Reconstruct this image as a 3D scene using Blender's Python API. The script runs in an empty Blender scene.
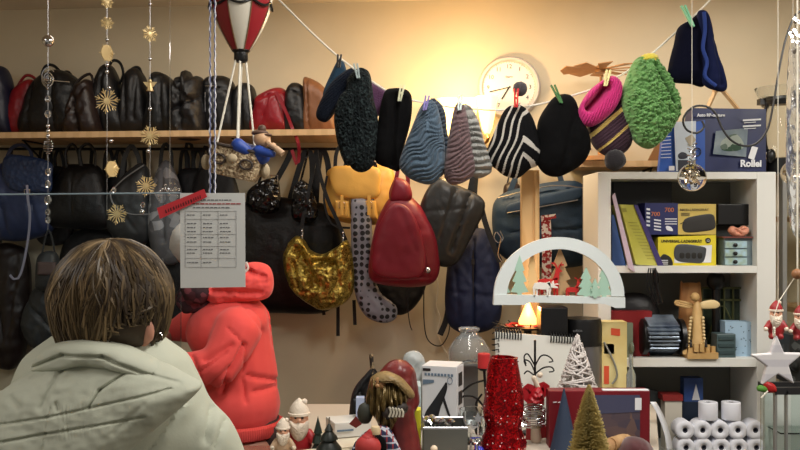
import bpy, math, random
from mathutils import Vector, Matrix, noise
random.seed(7)
PI = math.pi
S = bpy.context.scene
C = S.collection
F = 900.0; CZ = 1.6

# ---------------------------------------------------------------- camera
cam = bpy.data.cameras.new('camera'); camo = bpy.data.objects.new('camera', cam); C.objects.link(camo)
camo.location = (0, 0, CZ); camo.rotation_euler = (PI/2, 0, 0)
cam.sensor_width = 36; cam.lens = 36*F/800; cam.clip_start = .02
S.camera = camo
# ---------------------------------------------------------------- world, lights, exposure
w = bpy.data.worlds.new('world'); S.world = w; w.use_nodes = True
w.node_tree.nodes['Background'].inputs[0].default_value = (1, .95, .88, 1)
w.node_tree.nodes['Background'].inputs[1].default_value = .3
S.view_settings.view_transform = 'Standard'; S.view_settings.look = 'None'
S.view_settings.gamma = 1; S.view_settings.use_curve_mapping = False
S.view_settings.exposure = 0.0
def area(name, loc, size, power, col, rot=(0, 0, 0), sy=None):
    l = bpy.data.lights.new(name, 'AREA'); l.energy = power; l.color = col; l.size = size
    if sy: l.shape = 'RECTANGLE'; l.size_y = sy
    o = bpy.data.objects.new(name, l); C.objects.link(o); o.location = loc; o.rotation_euler = rot
    return o
def point(name, loc, power, col, r=.03):
    l = bpy.data.lights.new(name, 'POINT'); l.energy = power; l.color = col; l.shadow_soft_size = r
    o = bpy.data.objects.new(name, l); C.objects.link(o); o.location = loc
    return o
area('ceiling_light_front', (.2, 1.95, 2.44), .25, 24, (1, .96, .9), (math.radians(8), 0, 0), 1.2)
area('ceiling_light_back', (.1, 3.0, 2.46), 2.6, 10, (1, .93, .82), (0, 0, 0), .12)
area('ceiling_light_right', (1.5, 1.7, 2.42), .3, 27, (1, .95, .88), (math.radians(10), 0, 0), 1.0)
area('ceiling_light_left', (-1.5, .9, 2.42), .3, 11, (1, .96, .91), (math.radians(5), 0, 0), 1.0)

# ---------------------------------------------------------------- helpers
def at(x, y, Y): return Vector(((x-400)/F*Y, Y, CZ+(225-y)/F*Y))
WS = .094; WD = 3.56
NW = Vector((-WS, -1, 0)).normalized()
def wp(x, y, d=0):
    t = (x-400)/F; Y = (WD-d)/(1+WS*t)
    return Vector((t*Y, Y, CZ+(225-y)/F*Y))
def WALL(d): return (lambda x, y: wp(x, y, d)), NW
def PL(Y): return (lambda x, y: at(x, y, Y)), Vector((0, -1, 0))
def toPx(v): return (400+v.x/v.y*F, 225-(v.z-CZ)/v.y*F)
def lin(c):
    r = []
    for v in c[:3]:
        v /= 255.; r.append(v/12.92 if v <= .04045 else ((v+.055)/1.055)**2.4)
    return (*r, 1)
MC = {}
def M(name, col, rough=.6, metal=0, bump=None, scale=60, bs=.4, bd=.002, col2=None, cscale=8, trans=0, emit=None, es=1, alpha=1, kind=None, spec=.5, sheen=0, ior=1.45, rot=(0, 0, 0), cuts=(.35, .65)):
    if name in MC: return MC[name]
    m = bpy.data.materials.new(name); m.use_nodes = True; MC[name] = m
    nt = m.node_tree; N = nt.nodes; L = nt.links; b = N['Principled BSDF']
    b.inputs['Base Color'].default_value = lin(col); b.inputs['Roughness'].default_value = rough
    b.inputs['Metallic'].default_value = metal; b.inputs['Specular IOR Level'].default_value = spec
    b.inputs['Transmission Weight'].default_value = trans; b.inputs['Alpha'].default_value = alpha
    b.inputs['IOR'].default_value = ior; b.inputs['Sheen Weight'].default_value = sheen
    m.diffuse_color = lin(col)
    if emit:
        b.inputs['Emission Color'].default_value = lin(emit); b.inputs['Emission Strength'].default_value = es
    tc = N.new('ShaderNodeTexCoord'); mp = N.new('ShaderNodeMapping'); L.new(tc.outputs['Object'], mp.inputs[0]); mp.inputs['Rotation'].default_value = rot
    if col2:
        if kind in ('voronoi', 'dots'):
            t = N.new('ShaderNodeTexVoronoi'); out = t.outputs['Color' if kind == 'voronoi' else 'Distance']
            if kind == 'dots': t.inputs['Randomness'].default_value = .25
        elif kind == 'wave':
            t = N.new('ShaderNodeTexWave'); out = t.outputs['Fac']; t.inputs['Distortion'].default_value = 3; t.inputs['Detail'].default_value = 3
        elif kind == 'stripe':
            t = N.new('ShaderNodeTexWave'); out = t.outputs['Fac']
        else:
            t = N.new('ShaderNodeTexNoise'); out = t.outputs['Fac']; t.inputs['Detail'].default_value = 6
        t.inputs['Scale'].default_value = cscale; L.new(mp.outputs[0], t.inputs['Vector'])
        r = N.new('ShaderNodeValToRGB'); r.color_ramp.elements[0].position = cuts[0]; r.color_ramp.elements[1].position = cuts[1]
        r.color_ramp.elements[0].color = lin(col); r.color_ramp.elements[1].color = lin(col2)
        L.new(out, r.inputs[0]); L.new(r.outputs[0], b.inputs['Base Color'])
    if bump:
        if bump == 'voronoi': t = N.new('ShaderNodeTexVoronoi'); out = t.outputs['Distance']
        elif bump == 'sequin': t = N.new('ShaderNodeTexVoronoi'); out = t.outputs['Color']
        elif bump == 'wave': t = N.new('ShaderNodeTexWave'); out = t.outputs['Fac']; t.inputs['Distortion'].default_value = 1
        else: t = N.new('ShaderNodeTexNoise'); out = t.outputs['Fac']; t.inputs['Detail'].default_value = 4
        t.inputs['Scale'].default_value = scale; L.new(mp.outputs[0], t.inputs['Vector'])
        bp = N.new('ShaderNodeBump'); bp.inputs['Strength'].default_value = bs; bp.inputs['Distance'].default_value = bd
        L.new(out, bp.inputs['Height']); L.new(bp.outputs[0], b.inputs['Normal'])
    return m

def catmull(pts, n, closed=True):
    P = [Vector(p) for p in pts]; k = len(P); out = []
    segs = k if closed else k-1
    dense = []
    for i in range(segs):
        if closed: a, b, c, d = P[i-1], P[i], P[(i+1) % k], P[(i+2) % k]
        else: a, b, c, d = P[max(i-1, 0)], P[i], P[i+1], P[min(i+2, k-1)]
        for j in range(12):
            t = j/12
            dense.append(.5*((2*b)+(c-a)*t+(2*a-5*b+4*c-d)*t*t+(3*b-a-3*c+d)*t**3))
    if not closed: dense.append(P[-1])
    else: dense.append(dense[0].copy())
    cum = [0]
    for i in range(1, len(dense)): cum.append(cum[-1]+(dense[i]-dense[i-1]).length)
    m = n if closed else n-1; j = 0
    for i in range(n):
        s = cum[-1]*i/m
        while j < len(cum)-2 and cum[j+1] < s: j += 1
        d = cum[j+1]-cum[j]
        out.append(dense[j].lerp(dense[j+1], (s-cum[j])/d if d > 1e-9 else 0))
    return out
def segd(x, y, s):
    ax, ay, bx, by = s[:4]; dx, dy = bx-ax, by-ay; L = dx*dx+dy*dy
    t = max(0, min(1, ((x-ax)*dx+(y-ay)*dy)/L)) if L else 0
    return math.hypot(x-ax-t*dx, y-ay-t*dy)
def grooves(segs, wrinkle=0, ws=.05):       # segs: (x0,y0,x1,y1,width,depth)
    def f(x, y):
        h = 0
        for s in segs:
            d = segd(x, y, s)
            if d < 3*s[4]: h -= s[5]*math.exp(-(d/s[4])**2)
        if wrinkle: h += wrinkle*noise.noise(Vector((x*ws, y*ws*.6, 3.1)))+.5*wrinkle*noise.noise(Vector((x*ws*2.3, y*ws*2, 9)))
        return h
    return f
class MB:
    def __init__(s): s.v = []; s.f = []; s.m = []
    def add(s, vs, fs, mi=0):
        o = len(s.v); s.v += [Vector(v) for v in vs]; s.f += [tuple(o+i for i in f) for f in fs]
        s.m += (mi if isinstance(mi, list) else [mi]*len(fs)); return s
    def box(s, c, size, rot=(0, 0, 0), mi=0, taper=1):
        R = Matrix.Rotation(rot[2], 3, 'Z') @ Matrix.Rotation(rot[1], 3, 'Y') @ Matrix.Rotation(rot[0], 3, 'X')
        c = Vector(c); x, y, z = size[0]/2, size[1]/2, size[2]/2; vs = []
        for k in (-1, 1):
            q = taper if k == 1 else 1
            for i, j in ((-1, -1), (1, -1), (1, 1), (-1, 1)): vs.append(c+R@Vector((i*x*q, j*y*q, k*z)))
        return s.add(vs, [(3, 2, 1, 0), (4, 5, 6, 7), (0, 1, 5, 4), (1, 2, 6, 5), (2, 3, 7, 6), (3, 0, 4, 7)], mi)
    def pbox(s, x0, y0, x1, y1, Y, depth, mi=0):
        a = at(x0, y1, Y); b = at(x1, y0, Y)
        return s.box(((a.x+b.x)/2, Y+depth/2, (a.z+b.z)/2), (abs(b.x-a.x), depth, abs(b.z-a.z)), mi=mi)
    def tube(s, pts, r, n=6, mi=0, sub=0, closed=False):
        pts = [Vector(p) for p in pts]
        if sub: pts = catmull(pts, sub, closed)
        k = len(pts); rs = r if isinstance(r, (list, tuple)) else None
        T0 = None; vs = []
        for i, p in enumerate(pts):
            if closed: t = pts[(i+1) % k]-pts[i-1]
            else: t = pts[min(i+1, k-1)]-pts[max(i-1, 0)]
            t = t.normalized() if t.length > 1e-9 else Vector((0, 0, 1))
            if T0 is None:
                u = t.cross(Vector((0, 1, 0)));
                if u.length < .1: u = t.cross(Vector((1, 0, 0)))
            else: u = u-t*u.dot(t)
            u.normalize(); T0 = t; wv = t.cross(u)
            rr = (rs[0]+(rs[-1]-rs[0])*i/(k-1) if len(rs) == 2 else rs[i]) if rs else r
            for j in range(n):
                a = 2*PI*j/n; vs.append(p+u*math.cos(a)*rr+wv*math.sin(a)*rr)
        fs = []
        for i in range(k if closed else k-1):
            i2 = (i+1) % k
            for j in range(n): fs.append((i*n+j, i*n+(j+1) % n, i2*n+(j+1) % n, i2*n+j))
        if not closed: fs += [tuple(range(n))[::-1], tuple((k-1)*n+j for j in range(n))]
        return s.add(vs, fs, mi)
    def ribbon(s, pts, wd, th, n, mi=0, sub=0):
        pts = [Vector(p) for p in pts]
        if sub: pts = catmull(pts, sub, False)
        k = len(pts); vs = []
        for i, p in enumerate(pts):
            t = (pts[min(i+1, k-1)]-pts[max(i-1, 0)]).normalized()
            u = t.cross(n)
            if u.length < .05: u = Vector((1, 0, 0))
            u.normalize(); nn = u.cross(t).normalized()
            for a, b in ((-1, -1), (1, -1), (1, 1), (-1, 1)): vs.append(p+u*a*wd/2+nn*b*th/2)
        fs = [(i*4+j, i*4+(j+1) % 4, i*4+4+(j+1) % 4, i*4+4+j) for i in range(k-1) for j in range(4)]
        fs += [(3, 2, 1, 0), tuple((k-1)*4+j for j in range(4))]
        return s.add(vs, fs, mi)
    def lathe(s, prof, c, n=24, mi=0, axis='Z', sc=(1, 1), wob=0, rotm=None):   # prof: (r, h)
        c = Vector(c); vs = []; k = len(prof)
        for r, h in prof:
            for j in range(n):
                a = 2*PI*j/n; q = r*(1+wob*math.sin(a*n/2)) if wob else r
                p = Vector((q*math.cos(a)*sc[0], q*math.sin(a)*sc[1], h))
                if axis == 'Y': p = Vector((p.x, -p.z, p.y))
                if axis == 'X': p = Vector((p.z, p.x, p.y))
                if rotm: p = rotm @ p
                vs.append(c+p)
        fs = [(i*n+j, i*n+(j+1) % n, (i+1)*n+(j+1) % n, (i+1)*n+j) for i in range(k-1) for j in range(n)]
        ml = [(mi[i] if isinstance(mi, list) else mi) for i in range(k-1) for j in range(n)]
        if prof[0] == prof[-1]: return s.add(vs, fs, ml)
        if prof[0][0] > 1e-5: fs.append(tuple(range(n))[::-1]); ml.append(mi[0] if isinstance(mi, list) else mi)
        if prof[-1][0] > 1e-5: fs.append(tuple((k-1)*n+j for j in range(n))); ml.append(mi[-1] if isinstance(mi, list) else mi)
        return s.add(vs, fs, ml)
    def ball(s, c, r, n=16, mi=0, disp=None):
        if not isinstance(r, (tuple, list)): r = (r, r, r)
        vs = []; k = n//2
        for i in range(k+1):
            th = PI*i/k
            for j in range(n):
                a = 2*PI*j/n; d = Vector((math.sin(th)*math.cos(a), math.sin(th)*math.sin(a), math.cos(th)))
                q = 1+(disp(d) if disp else 0)
                vs.append(Vector(c)+Vector((d.x*r[0]*q, d.y*r[1]*q, d.z*r[2]*q)))
        return s.add(vs, [(i*n+j, (i+1)*n+j, (i+1)*n+(j+1) % n, i*n+(j+1) % n) for i in range(k) for j in range(n)], mi)
    def cap(s, a, b, r0, r1, n=14):
        s.tube([a, b], [r0, r1], n); s.ball(a, r0, n); return s.ball(b, r1, n)
    def prism(s, pts, mpn, th, mi=0, holes=False):
        mp, n = mpn; k = len(pts)
        A = [mp(*p)+n*th/2 for p in pts]; B = [mp(*p)-n*th/2 for p in pts]
        fs = [tuple(range(k)), tuple(range(2*k-1, k-1, -1))]+[(i, k+i, k+(i+1) % k, (i+1) % k) for i in range(k)]
        return s.add(A+B, fs, mi)
    def pillow(s, pts, mpn, front, back, res=64, rings=14, center=None, p=2.4, q=.5, edge=0, disp=None, matf=None, sharp=False, lean=None):
        mp, n = mpn
        if sharp:
            o = []
            k = len(pts)
            for i in range(k):
                a = Vector(pts[i]); b = Vector(pts[(i+1) % k]); m = max(1, res//k)
                o += [a.lerp(b, j/m) for j in range(m)]
        else: o = catmull(pts, res)
        res = len(o)
        if center: c = Vector(center)
        else:
            A = 0; c = Vector((0, 0))
            for i in range(res):
                a, b = o[i-1], o[i]; cr = a.x*b.y-b.x*a.y; A += cr; c += (a+b)*cr
            c = c/(3*A) if abs(A) > 1e-6 else sum(o, Vector((0, 0)))/res
        vs = []; fs = []; ml = []
        def pos(q2, h, fr):
            v = mp(q2.x, q2.y)
            d = disp(q2.x, q2.y) if (disp and fr > 0) else 0
            v = v+n*(fr*(h+edge/2)+d)
            if lean: v = v+n*lean(q2.x, q2.y)
            return v
        ids = {}
        for fr, T in ((1, front), (-1, back)):
            for r in range(rings+1):
                sr = math.sin(r/rings*PI/2); h = T*max(0, 1-sr**p)**q
                if r == 0: ids[fr, 0] = [len(vs)]*res; vs.append(pos(c, h, fr)); continue
                if r == rings and fr == -1 and not edge: ids[fr, r] = ids[1, r]; continue
                ids[fr, r] = list(range(len(vs), len(vs)+res))
                for a in o: vs.append(pos(c+(a-c)*sr, h, fr))
            for r in range(rings):
                sm = math.sin((r+.5)/rings*PI/2)
                for j in range(res):
                    a, b = ids[fr, r], ids[fr, r+1]; j2 = (j+1) % res
                    f = (a[j], b[j], b[j2]) if r == 0 else (a[j], b[j], b[j2], a[j2])
                    fs.append(f if fr > 0 else f[::-1])
                    if matf:
                        qq = c+((o[j]+o[j2])/2-c)*sm; ml.append(matf(qq.x, qq.y))
                    else: ml.append(0)
        if edge:
            for j in range(res):
                a, b = ids[1, rings], ids[-1, rings]; fs.append((a[j], b[j], b[(j+1) % res], a[(j+1) % res])); ml.append(0)
        return s.add(vs, fs, ml)
    def text(s, txt, size, o, mi=0, rot=0, align='LEFT', ext=.0004, tilt=None, bold=0):
        cu = bpy.data.curves.new('t', 'FONT'); cu.body = txt; cu.size = size; cu.extrude = ext; cu.align_x = align; cu.resolution_u = 3; cu.offset = bold
        ob = bpy.data.objects.new('t', cu); me = bpy.data.meshes.new_from_object(ob)
        o = Vector(o); vs = []
        for v in me.vertices:
            x = v.co.x*math.cos(rot)-v.co.y*math.sin(rot); y = v.co.x*math.sin(rot)+v.co.y*math.cos(rot)
            p = Vector((x, -v.co.z, y))
            if tilt: p = tilt @ p
            vs.append(o+p)
        s.add(vs, [tuple(p.vertices) for p in me.polygons], mi)
        bpy.data.objects.remove(ob); bpy.data.curves.remove(cu); bpy.data.meshes.remove(me); return s
    def mesh(s, name, mats, loc, smooth=True):
        me = bpy.data.meshes.new(name); me.from_pydata([v-loc for v in s.v], [], s.f)
        for m in (mats if isinstance(mats, (list, tuple)) else [mats]): me.materials.append(m)
        k = len(me.materials)
        for i, p in enumerate(me.polygons): p.material_index = min(s.m[i], k-1); p.use_smooth = smooth
        me.validate(); return me
    def put(s, name, mats, parent=None, smooth=True, bevel=0, kind=None, label=None):
        parent = owner(parent, name)
        root = parent
        while root is not None and root.parent: root = root.parent
        if root is None: loc = s.base()
        else:
            if root.get('_new'): root.location = s.base(); del root['_new']
            loc = Vector(root.location)
        me = s.mesh(name, mats, loc, smooth); o = bpy.data.objects.new(name, me); C.objects.link(o)
        if parent: o.parent = parent
        else: o.location = loc
        if kind: o['kind'] = kind
        if label: o['label'] = label
        if bevel:
            b = o.modifiers.new('b', 'BEVEL'); b.width = bevel; b.segments = 2; b.limit_method = 'ANGLE'
        if smooth:
            try: me.set_sharp_from_angle(angle=math.radians(40))
            except Exception: pass
        return o
    def base(s):
        x = [v.x for v in s.v]; y = [v.y for v in s.v]; z = [v.z for v in s.v]
        return Vector(((min(x)+max(x))/2, (min(y)+max(y))/2, min(z)))
    def solo(s, name, mats, label, cat, group=None, **k):
        o = s.put(name, mats, None, **k); o['label'] = label; o['category'] = cat
        if group: o['group'] = group
        return o
    def struct(s, name, mats, parent=None, **k):
        return s.put(name, mats, parent, kind='structure', **k)
    def blend(s, vox, smooth=6, disp=None):    # fuse the overlapping volumes into one continuous skin
        me = s.mesh('tmp', MC['white'], Vector((0, 0, 0))); o = bpy.data.objects.new('tmp', me); C.objects.link(o)
        r = o.modifiers.new('r', 'REMESH'); r.mode = 'VOXEL'; r.voxel_size = vox
        if smooth: q = o.modifiers.new('s', 'SMOOTH'); q.iterations = smooth; q.factor = .5
        dg = bpy.context.evaluated_depsgraph_get(); dg.update()
        e = bpy.data.meshes.new_from_object(o.evaluated_get(dg))
        r = MB(); r.v = [v.co.copy() for v in e.vertices]; r.f = [tuple(p.vertices) for p in e.polygons]; r.m = [0]*len(r.f)
        if disp:
            ns = [v.normal.copy() for v in e.vertices]
            r.v = [v+n*disp(v, n) for v, n in zip(r.v, ns)]
        bpy.data.objects.remove(o); bpy.data.meshes.remove(e); bpy.data.meshes.remove(me)
        return r
def owner(root, name):      # a small detail belongs to the part it sits on
    if root is None or root.parent: return root
    key = next((v for k, v in SUB.items() if k in name), None)
    if key:
        for n in key:
            for c in reversed(root.children):
                if c.name.split('.')[0] == n: return c
    return root
CARD = ('carton', 'sheet', 'clock_face', 'cover', 'body', 'black_lid')
SUB = {'print': CARD, 'lettering': CARD, 'label': CARD, 'red_mark': CARD, 'numerals': CARD, 'table_lines': CARD, 'white_panel': CARD, 'picture': CARD, 'orange_number': ('blue_carton_end',), 'buckle': ('pocket', 'flap', 'body'), 'press_stud': ('flap',),
       'pompom': ('crown',), 'tip': ('crown',), 'trim': ('crown', 'hat'), 'eye': ('face', 'head', 'body'), 'mouth': ('body',), 'earring': ('body',), 'hood_lining': ('hood',), 'strap_ring': ('body',), 'zip': ('body',), 'piping': ('body',), 'rolled_rim': ('tin_body',),
       'miniature_figure': ('fence_base',), 'lid_flap': ('carton',), 'white_tape': ('carton',), 'seam': ('balloon_envelope',), 'garland': ('balloon_envelope',), 'sandbag': ('basket',), 'basket_rim': ('basket',), 'rhinestones': ('vase_body',), 'striped_cuff': ('robe',)}
def T(name, label, cat, group=None):
    o = bpy.data.objects.new(name, None); C.objects.link(o); o['label'] = label; o['category'] = cat; o['_new'] = 1
    o.empty_display_size = .05
    if group: o['group'] = group
    return o
def P3(pts, Y): return [at(x, y, Y) for x, y in pts]
def W3(pts, d): return [wp(x, y, d) for x, y in pts]

M('white', (230, 228, 222), .5)
# ---------------------------------------------------------------- materials shared
wallm = M('plaster', (202, 189, 162), .85, bump='noise', scale=25, bs=.15, col2=(210, 197, 170), cscale=3)
ceilm = M('ceiling_paint', (215, 205, 190), .9)
floorm = M('floor_lino', (96, 88, 78), .6, col2=(84, 76, 66), cscale=20)
woodm = M('pale_wood', (210, 174, 128), .5, kind='wave', col2=(200, 164, 118), cscale=6, bump='noise', bs=.1)
whitem = M('white_laminate', (222, 222, 216), .45)
greyback = M('grey_board', (120, 120, 114), .7)
blk = M('black_leather', (14, 14, 16), .42, bump='noise', scale=90, bs=.5, bd=.003)
blk2 = M('black_nylon', (14, 14, 17), .6, bump='noise', scale=40, bs=.5, bd=.004)
blk3 = M('soft_black_leather', (17, 16, 18), .45, bump='noise', scale=30, bs=.6, bd=.006)
darkbrown = M('dark_brown_leather', (34, 22, 19), .38, bump='noise', scale=50, bs=.5)
chrome = M('chrome', (200, 200, 205), .18, 1)
steel = M('brushed_steel', (165, 165, 168), .35, 1)
blkp = M('black_plastic', (16, 16, 17), .35)
blkm = M('black_metal', (20, 20, 20), .4, .3)
stringm = M('white_string', (225, 220, 205), .7)
glass = M('clear_glass', (245, 250, 250), .03, trans=1, ior=1.3)
redm = M('red_paint', (170, 20, 25), .4)
paper = M('paper', (200, 202, 200), .75)
ink = M('ink', (60, 60, 66), .8)
gold = M('gold_straw', (214, 188, 134), .4, .3)
skin = M('skin', (186, 132, 112), .5)

# ---------------------------------------------------------------- room shell
def quad(a, b, c, d, th, n):
    m = MB(); q = [Vector(x) for x in (a, b, c, d)]; n = Vector(n)*th
    return m.add(q+[x+n for x in q], [(0, 1, 2, 3), (7, 6, 5, 4), (0, 4, 5, 1), (1, 5, 6, 2), (2, 6, 7, 3), (3, 7, 4, 0)])
yw = lambda x: WD-WS*x
HC = 2.486
quad((-2.6, yw(-2.6), 0), (2.6, yw(2.6), 0), (2.6, yw(2.6), HC), (-2.6, yw(-2.6), HC), .1, (0, 1, 0)).struct('wall_back', wallm, smooth=False)
quad((-2.6, -1.4, 0), (2.6, -1.4, 0), (2.6, 3.95, 0), (-2.6, 3.95, 0), .1, (0, 0, -1)).struct('floor', floorm, smooth=False)
quad((-2.6, -1.4, HC), (2.6, -1.4, HC), (2.6, 3.95, HC), (-2.6, 3.95, HC), .1, (0, 0, 1)).struct('ceiling', ceilm, smooth=False)
quad((-2.6, -1.4, 0), (-2.6, 3.95, 0), (-2.6, 3.95, HC), (-2.6, -1.4, HC), .1, (-1, 0, 0)).struct('wall_left', wallm, smooth=False)
quad((2.6, -1.4, 0), (2.6, 3.95, 0), (2.6, 3.95, HC), (2.6, -1.4, HC), .1, (1, 0, 0)).struct('wall_right', wallm, smooth=False)

# wall shelves
def wallshelf(x0, x1, ytop, ybot, depth, label, name='wall_shelf'):
    t = T(name, label, 'shelf')
    m = MB(); a = wp(x0, ytop, depth); b = wp(x1, ytop, depth); c = wp(x1, ybot, depth)
    th = (a.z-wp(x0, ybot, depth).z)
    z1 = a.z; z0 = a.z-th; A = wp(x0, 225, depth); B = wp(x1, 225, depth)
    A.z = B.z = z0; A2 = A-NW*depth; B2 = B-NW*depth; u = Vector((0, 0, th))
    m.add([A, B, B2, A2, A+u, B+u, B2+u, A2+u], [(3, 2, 1, 0), (4, 5, 6, 7), (0, 1, 5, 4), (1, 2, 6, 5), (2, 3, 7, 6), (3, 0, 4, 7)])
    m.put('board', woodm, t, smooth=False)
    n = max(2, int((B-A).length/.7))
    for i in range(n):
        p = A.lerp(B, (i+.5)/n)-NW*(depth-.005)
        m = MB(); m.tube([p+NW*(depth*.75), p, p-Vector((0, 0, .1))], .006); m.tube([p+NW*(depth*.75), p-Vector((0, 0, .1))], .004); m.put('bracket', blkm, t)
    return z1, t
SHD = .3
shz, _ = wallshelf(-90, 338, 133.2, 139, SHD, 'long pale wooden shelf carrying the row of dark bags')
sh2, _ = wallshelf(575, 900, 161, 167, .22, 'pale wooden wall shelf behind the white shelving unit')
# rail carrying hanging bags
m = MB(); m.tube([wp(-60, 149, .1), wp(590, 149, .1)], .006, 8)
for x in range(-40, 600, 90): m.tube([wp(x, 149, .1), wp(x, 149, -.005)], .005)
m.solo('hanging_rail', blkm, 'thin black rail along the wall from which the bags hang', 'rail')

# white shelving unit
UY = 2.95; UD = .24
ut = T('shelving_unit', 'white laminate shelving unit filled with boxes and gadgets on the right', 'shelving')
ut.location = at(687, 225, UY)+Vector((0, .1, 0)); ut.location.z = 0; del ut['_new']
def ux(px): return at(px, 0, UY).x
def uz(py): return at(0, py, UY).z
x0, x1, x2, x3 = ux(598), ux(611), ux(757), ux(776)
for a, b in ((x0, x1), (x2, x3)):
    m = MB(); m.box(((a+b)/2, UY+UD/2, uz(172)/2), (b-a, UD, uz(172))); m.put('side_panel', whitem, ut, smooth=False, bevel=.0015)
for yt, yb in ((172, 179), (266, 273), (358.5, 367), (455, 463), (550, 558), (640, 648)):
    m = MB(); zt, zb = uz(yt), uz(yb); m.box(((x1+x2)/2, UY+UD/2, (zt+zb)/2), (x2-x1, UD-.002, zt-zb)); m.put('shelf_board', whitem, ut, smooth=False, bevel=.001)
m = MB(); m.box(((x0+x3)/2, UY+UD+.005, uz(173)/2), (x3-x0, .008, uz(173))); m.put('back_panel', greyback, ut, smooth=False)
ZS1, ZS2, ZS3, ZTOP = uz(266), uz(358.5), uz(455), uz(172)

# counters
CT = 1.02
cream = M('counter_top', (190, 180, 165), .5); dw = M('counter_wood', (110, 75, 50), .5, kind='wave', col2=(90, 58, 38), cscale=4)
t = T('counter', 'cluttered sales counter with pale top under the Christmas ornaments', 'counter')
def trap(x0, x1, x2, y0, y1, z0, z1):
    m = MB(); q = [(x0, y0), (x1, y0), (x2, y1), (x0, y1)]; return m.add([Vector((a, b, z)) for z in (z0, z1) for a, b in q], [(3, 2, 1, 0), (4, 5, 6, 7), (0, 1, 5, 4), (1, 2, 6, 5), (2, 3, 7, 6), (3, 0, 4, 7)])
trap(-.31, .57, .8, 2.06, 2.9, 0, .98).put('cabinet', dw, t, smooth=False)
trap(-.33, .59, .83, 2.03, 2.92, .98, 1.02).put('worktop', cream, t, smooth=False, bevel=.004)
t = T('display_counter', 'lower dark wood counter with glass top in front of red hoodie', 'counter')
m = MB(); m.box((-1.1, 2.37, .455), (1.5, .72, .91)); m.put('cabinet', dw, t, smooth=False)
m = MB(); m.box((-1.1, 2.37, .918), (1.52, .76, .016)); m.put('glass_top', M('counter_glass', (150, 120, 105), .1, trans=.3), t, smooth=False)

# ---------------------------------------------------------------- bags on the shelf
def shelfbag(name, label, pts, mat, thick=.07, d=.16, segs=(), wr=.006, handle=None, hr=.006, extra=None, res=72, grp='bags standing in a row on the wall shelf'):
    t = T(name, label, 'bag', grp)
    m = MB(); m.pillow(pts, WALL(d), thick, thick*.8, res, 18, p=3.5, q=.5, edge=.01, disp=grooves(segs, wr, .09)); m.put('body', mat, t)
    if handle:
        for h in handle:
            m = MB(); m.tube(W3(h, d-.0), hr, 6, sub=20); m.put('handle', mat, t)
    if extra: extra(t, d)
    return t
navyl = M('navy_leather', (22, 26, 46), .4, bump='noise', scale=60)
redl = M('red_leather', (128, 18, 30), .35, bump='noise', scale=50, bs=.4)
cog = M('cognac_leather', (116, 74, 46), .42, bump='noise', scale=50, bs=.4)
B = 133.5
shelfbag('shoulder_bag', 'dark navy bag at the far left end of the shelf', [(-22, 134), (-20, 90), (-8, 68), (4, 67), (10, 78), (13, 100), (14, 133), (0, 135)], navyl, .07)
def zipex(segs, mat=chrome):
    def f(t, d):
        for s in segs:
            m = MB(); m.tube(W3(s, d+.078), .0022, 5, sub=8); m.put('zip', mat, t)
    return f
shelfbag('handbag', 'small red handbag with dark strap between navy and black bags', [(8, 134), (10, 108), (14, 92), (24, 82), (33, 80), (36, 90), (32, 110), (27, 134)], redl, .05, .14, handle=[[(13, 95), (25, 76), (36, 80), (35, 92)]])
shelfbag('handbag', 'black handbag with looped handle beside the red handbag', [(24, 134), (26, 105), (32, 88), (42, 76), (58, 70), (74, 76), (84, 92), (84, 134)], blk, .08, .15, [(40, 85, 36, 130, 2, .01), (60, 78, 62, 130, 2, .008)], handle=[[(40, 84), (44, 68), (52, 65), (60, 72), (64, 84)], [(58, 76), (68, 72), (76, 84)]], extra=zipex([[(45, 80), (70, 82)]]))
shelfbag('hobo_bag', 'slouchy dark brown leather bag leaning between two black ones', [(68, 135), (69, 115), (73, 95), (80, 84), (90, 80), (96, 92), (101, 115), (101, 135)], darkbrown, .07, .2, [(78, 90, 84, 130, 2, .012), (90, 88, 72, 118, 2, .01)], wr=.012, handle=[[(70, 108), (76, 84), (90, 74), (94, 88)]])
shelfbag('handbag', 'tall black handbag with single arched handle behind straw star', [(92, 134), (92, 105), (97, 80), (104, 66), (112, 66), (120, 84), (126, 110), (127, 134)], blk, .07, .15, [(108, 75, 106, 130, 2, .008)], handle=[[(108, 72), (112, 61), (120, 63), (123, 76), (114, 92)]])
shelfbag('handbag', 'black handbag with gathered top right of the arched handle bag', [(121, 134), (123, 100), (126, 78), (132, 69), (140, 70), (147, 84), (152, 110), (152, 134)], blk3, .07, .14, [(130, 80, 132, 120, 2, .01), (141, 80, 140, 120, 2, .01)], handle=[[(128, 82), (131, 70), (139, 68), (143, 80)]])
shelfbag('shoulder_bag', 'flat upright black leather shoulder bag with square top corner', [(147, 134), (150, 100), (152, 76), (158, 72), (168, 76), (174, 84), (180, 110), (180, 134)], blk, .07, .17, [(165, 80, 168, 130, 2, .008)])
shelfbag('leather_satchel', 'crinkled glossy black leather bag with a raised tab on top', [(172, 136), (174, 100), (177, 80), (184, 77), (186, 71), (190, 72), (192, 77), (202, 78), (206, 95), (206, 136)], blk3, .09, .19, [(180, 90, 200, 105, 2, .014), (178, 112, 203, 100, 2, .014), (185, 85, 188, 130, 2, .01)], wr=.02)
shelfbag('shoulder_bag', 'black bag with front zip behind the blue and white cord', [(203, 134), (204, 95), (206, 79), (222, 76), (233, 82), (237, 100), (237, 134)], blk, .07, .15, [(205, 88, 234, 92, 1.5, .008), (220, 92, 221, 130, 2, .006)], extra=zipex([[(205, 86), (216, 86)], [(205, 92), (205, 112)]]))
shelfbag('shoulder_bag', 'narrow black bag behind the hot air balloon ropes', [(233, 134), (234, 100), (238, 86), (246, 83), (254, 88), (257, 105), (258, 134)], blk, .06, .15, [(244, 90, 246, 130, 2, .01)])
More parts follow.
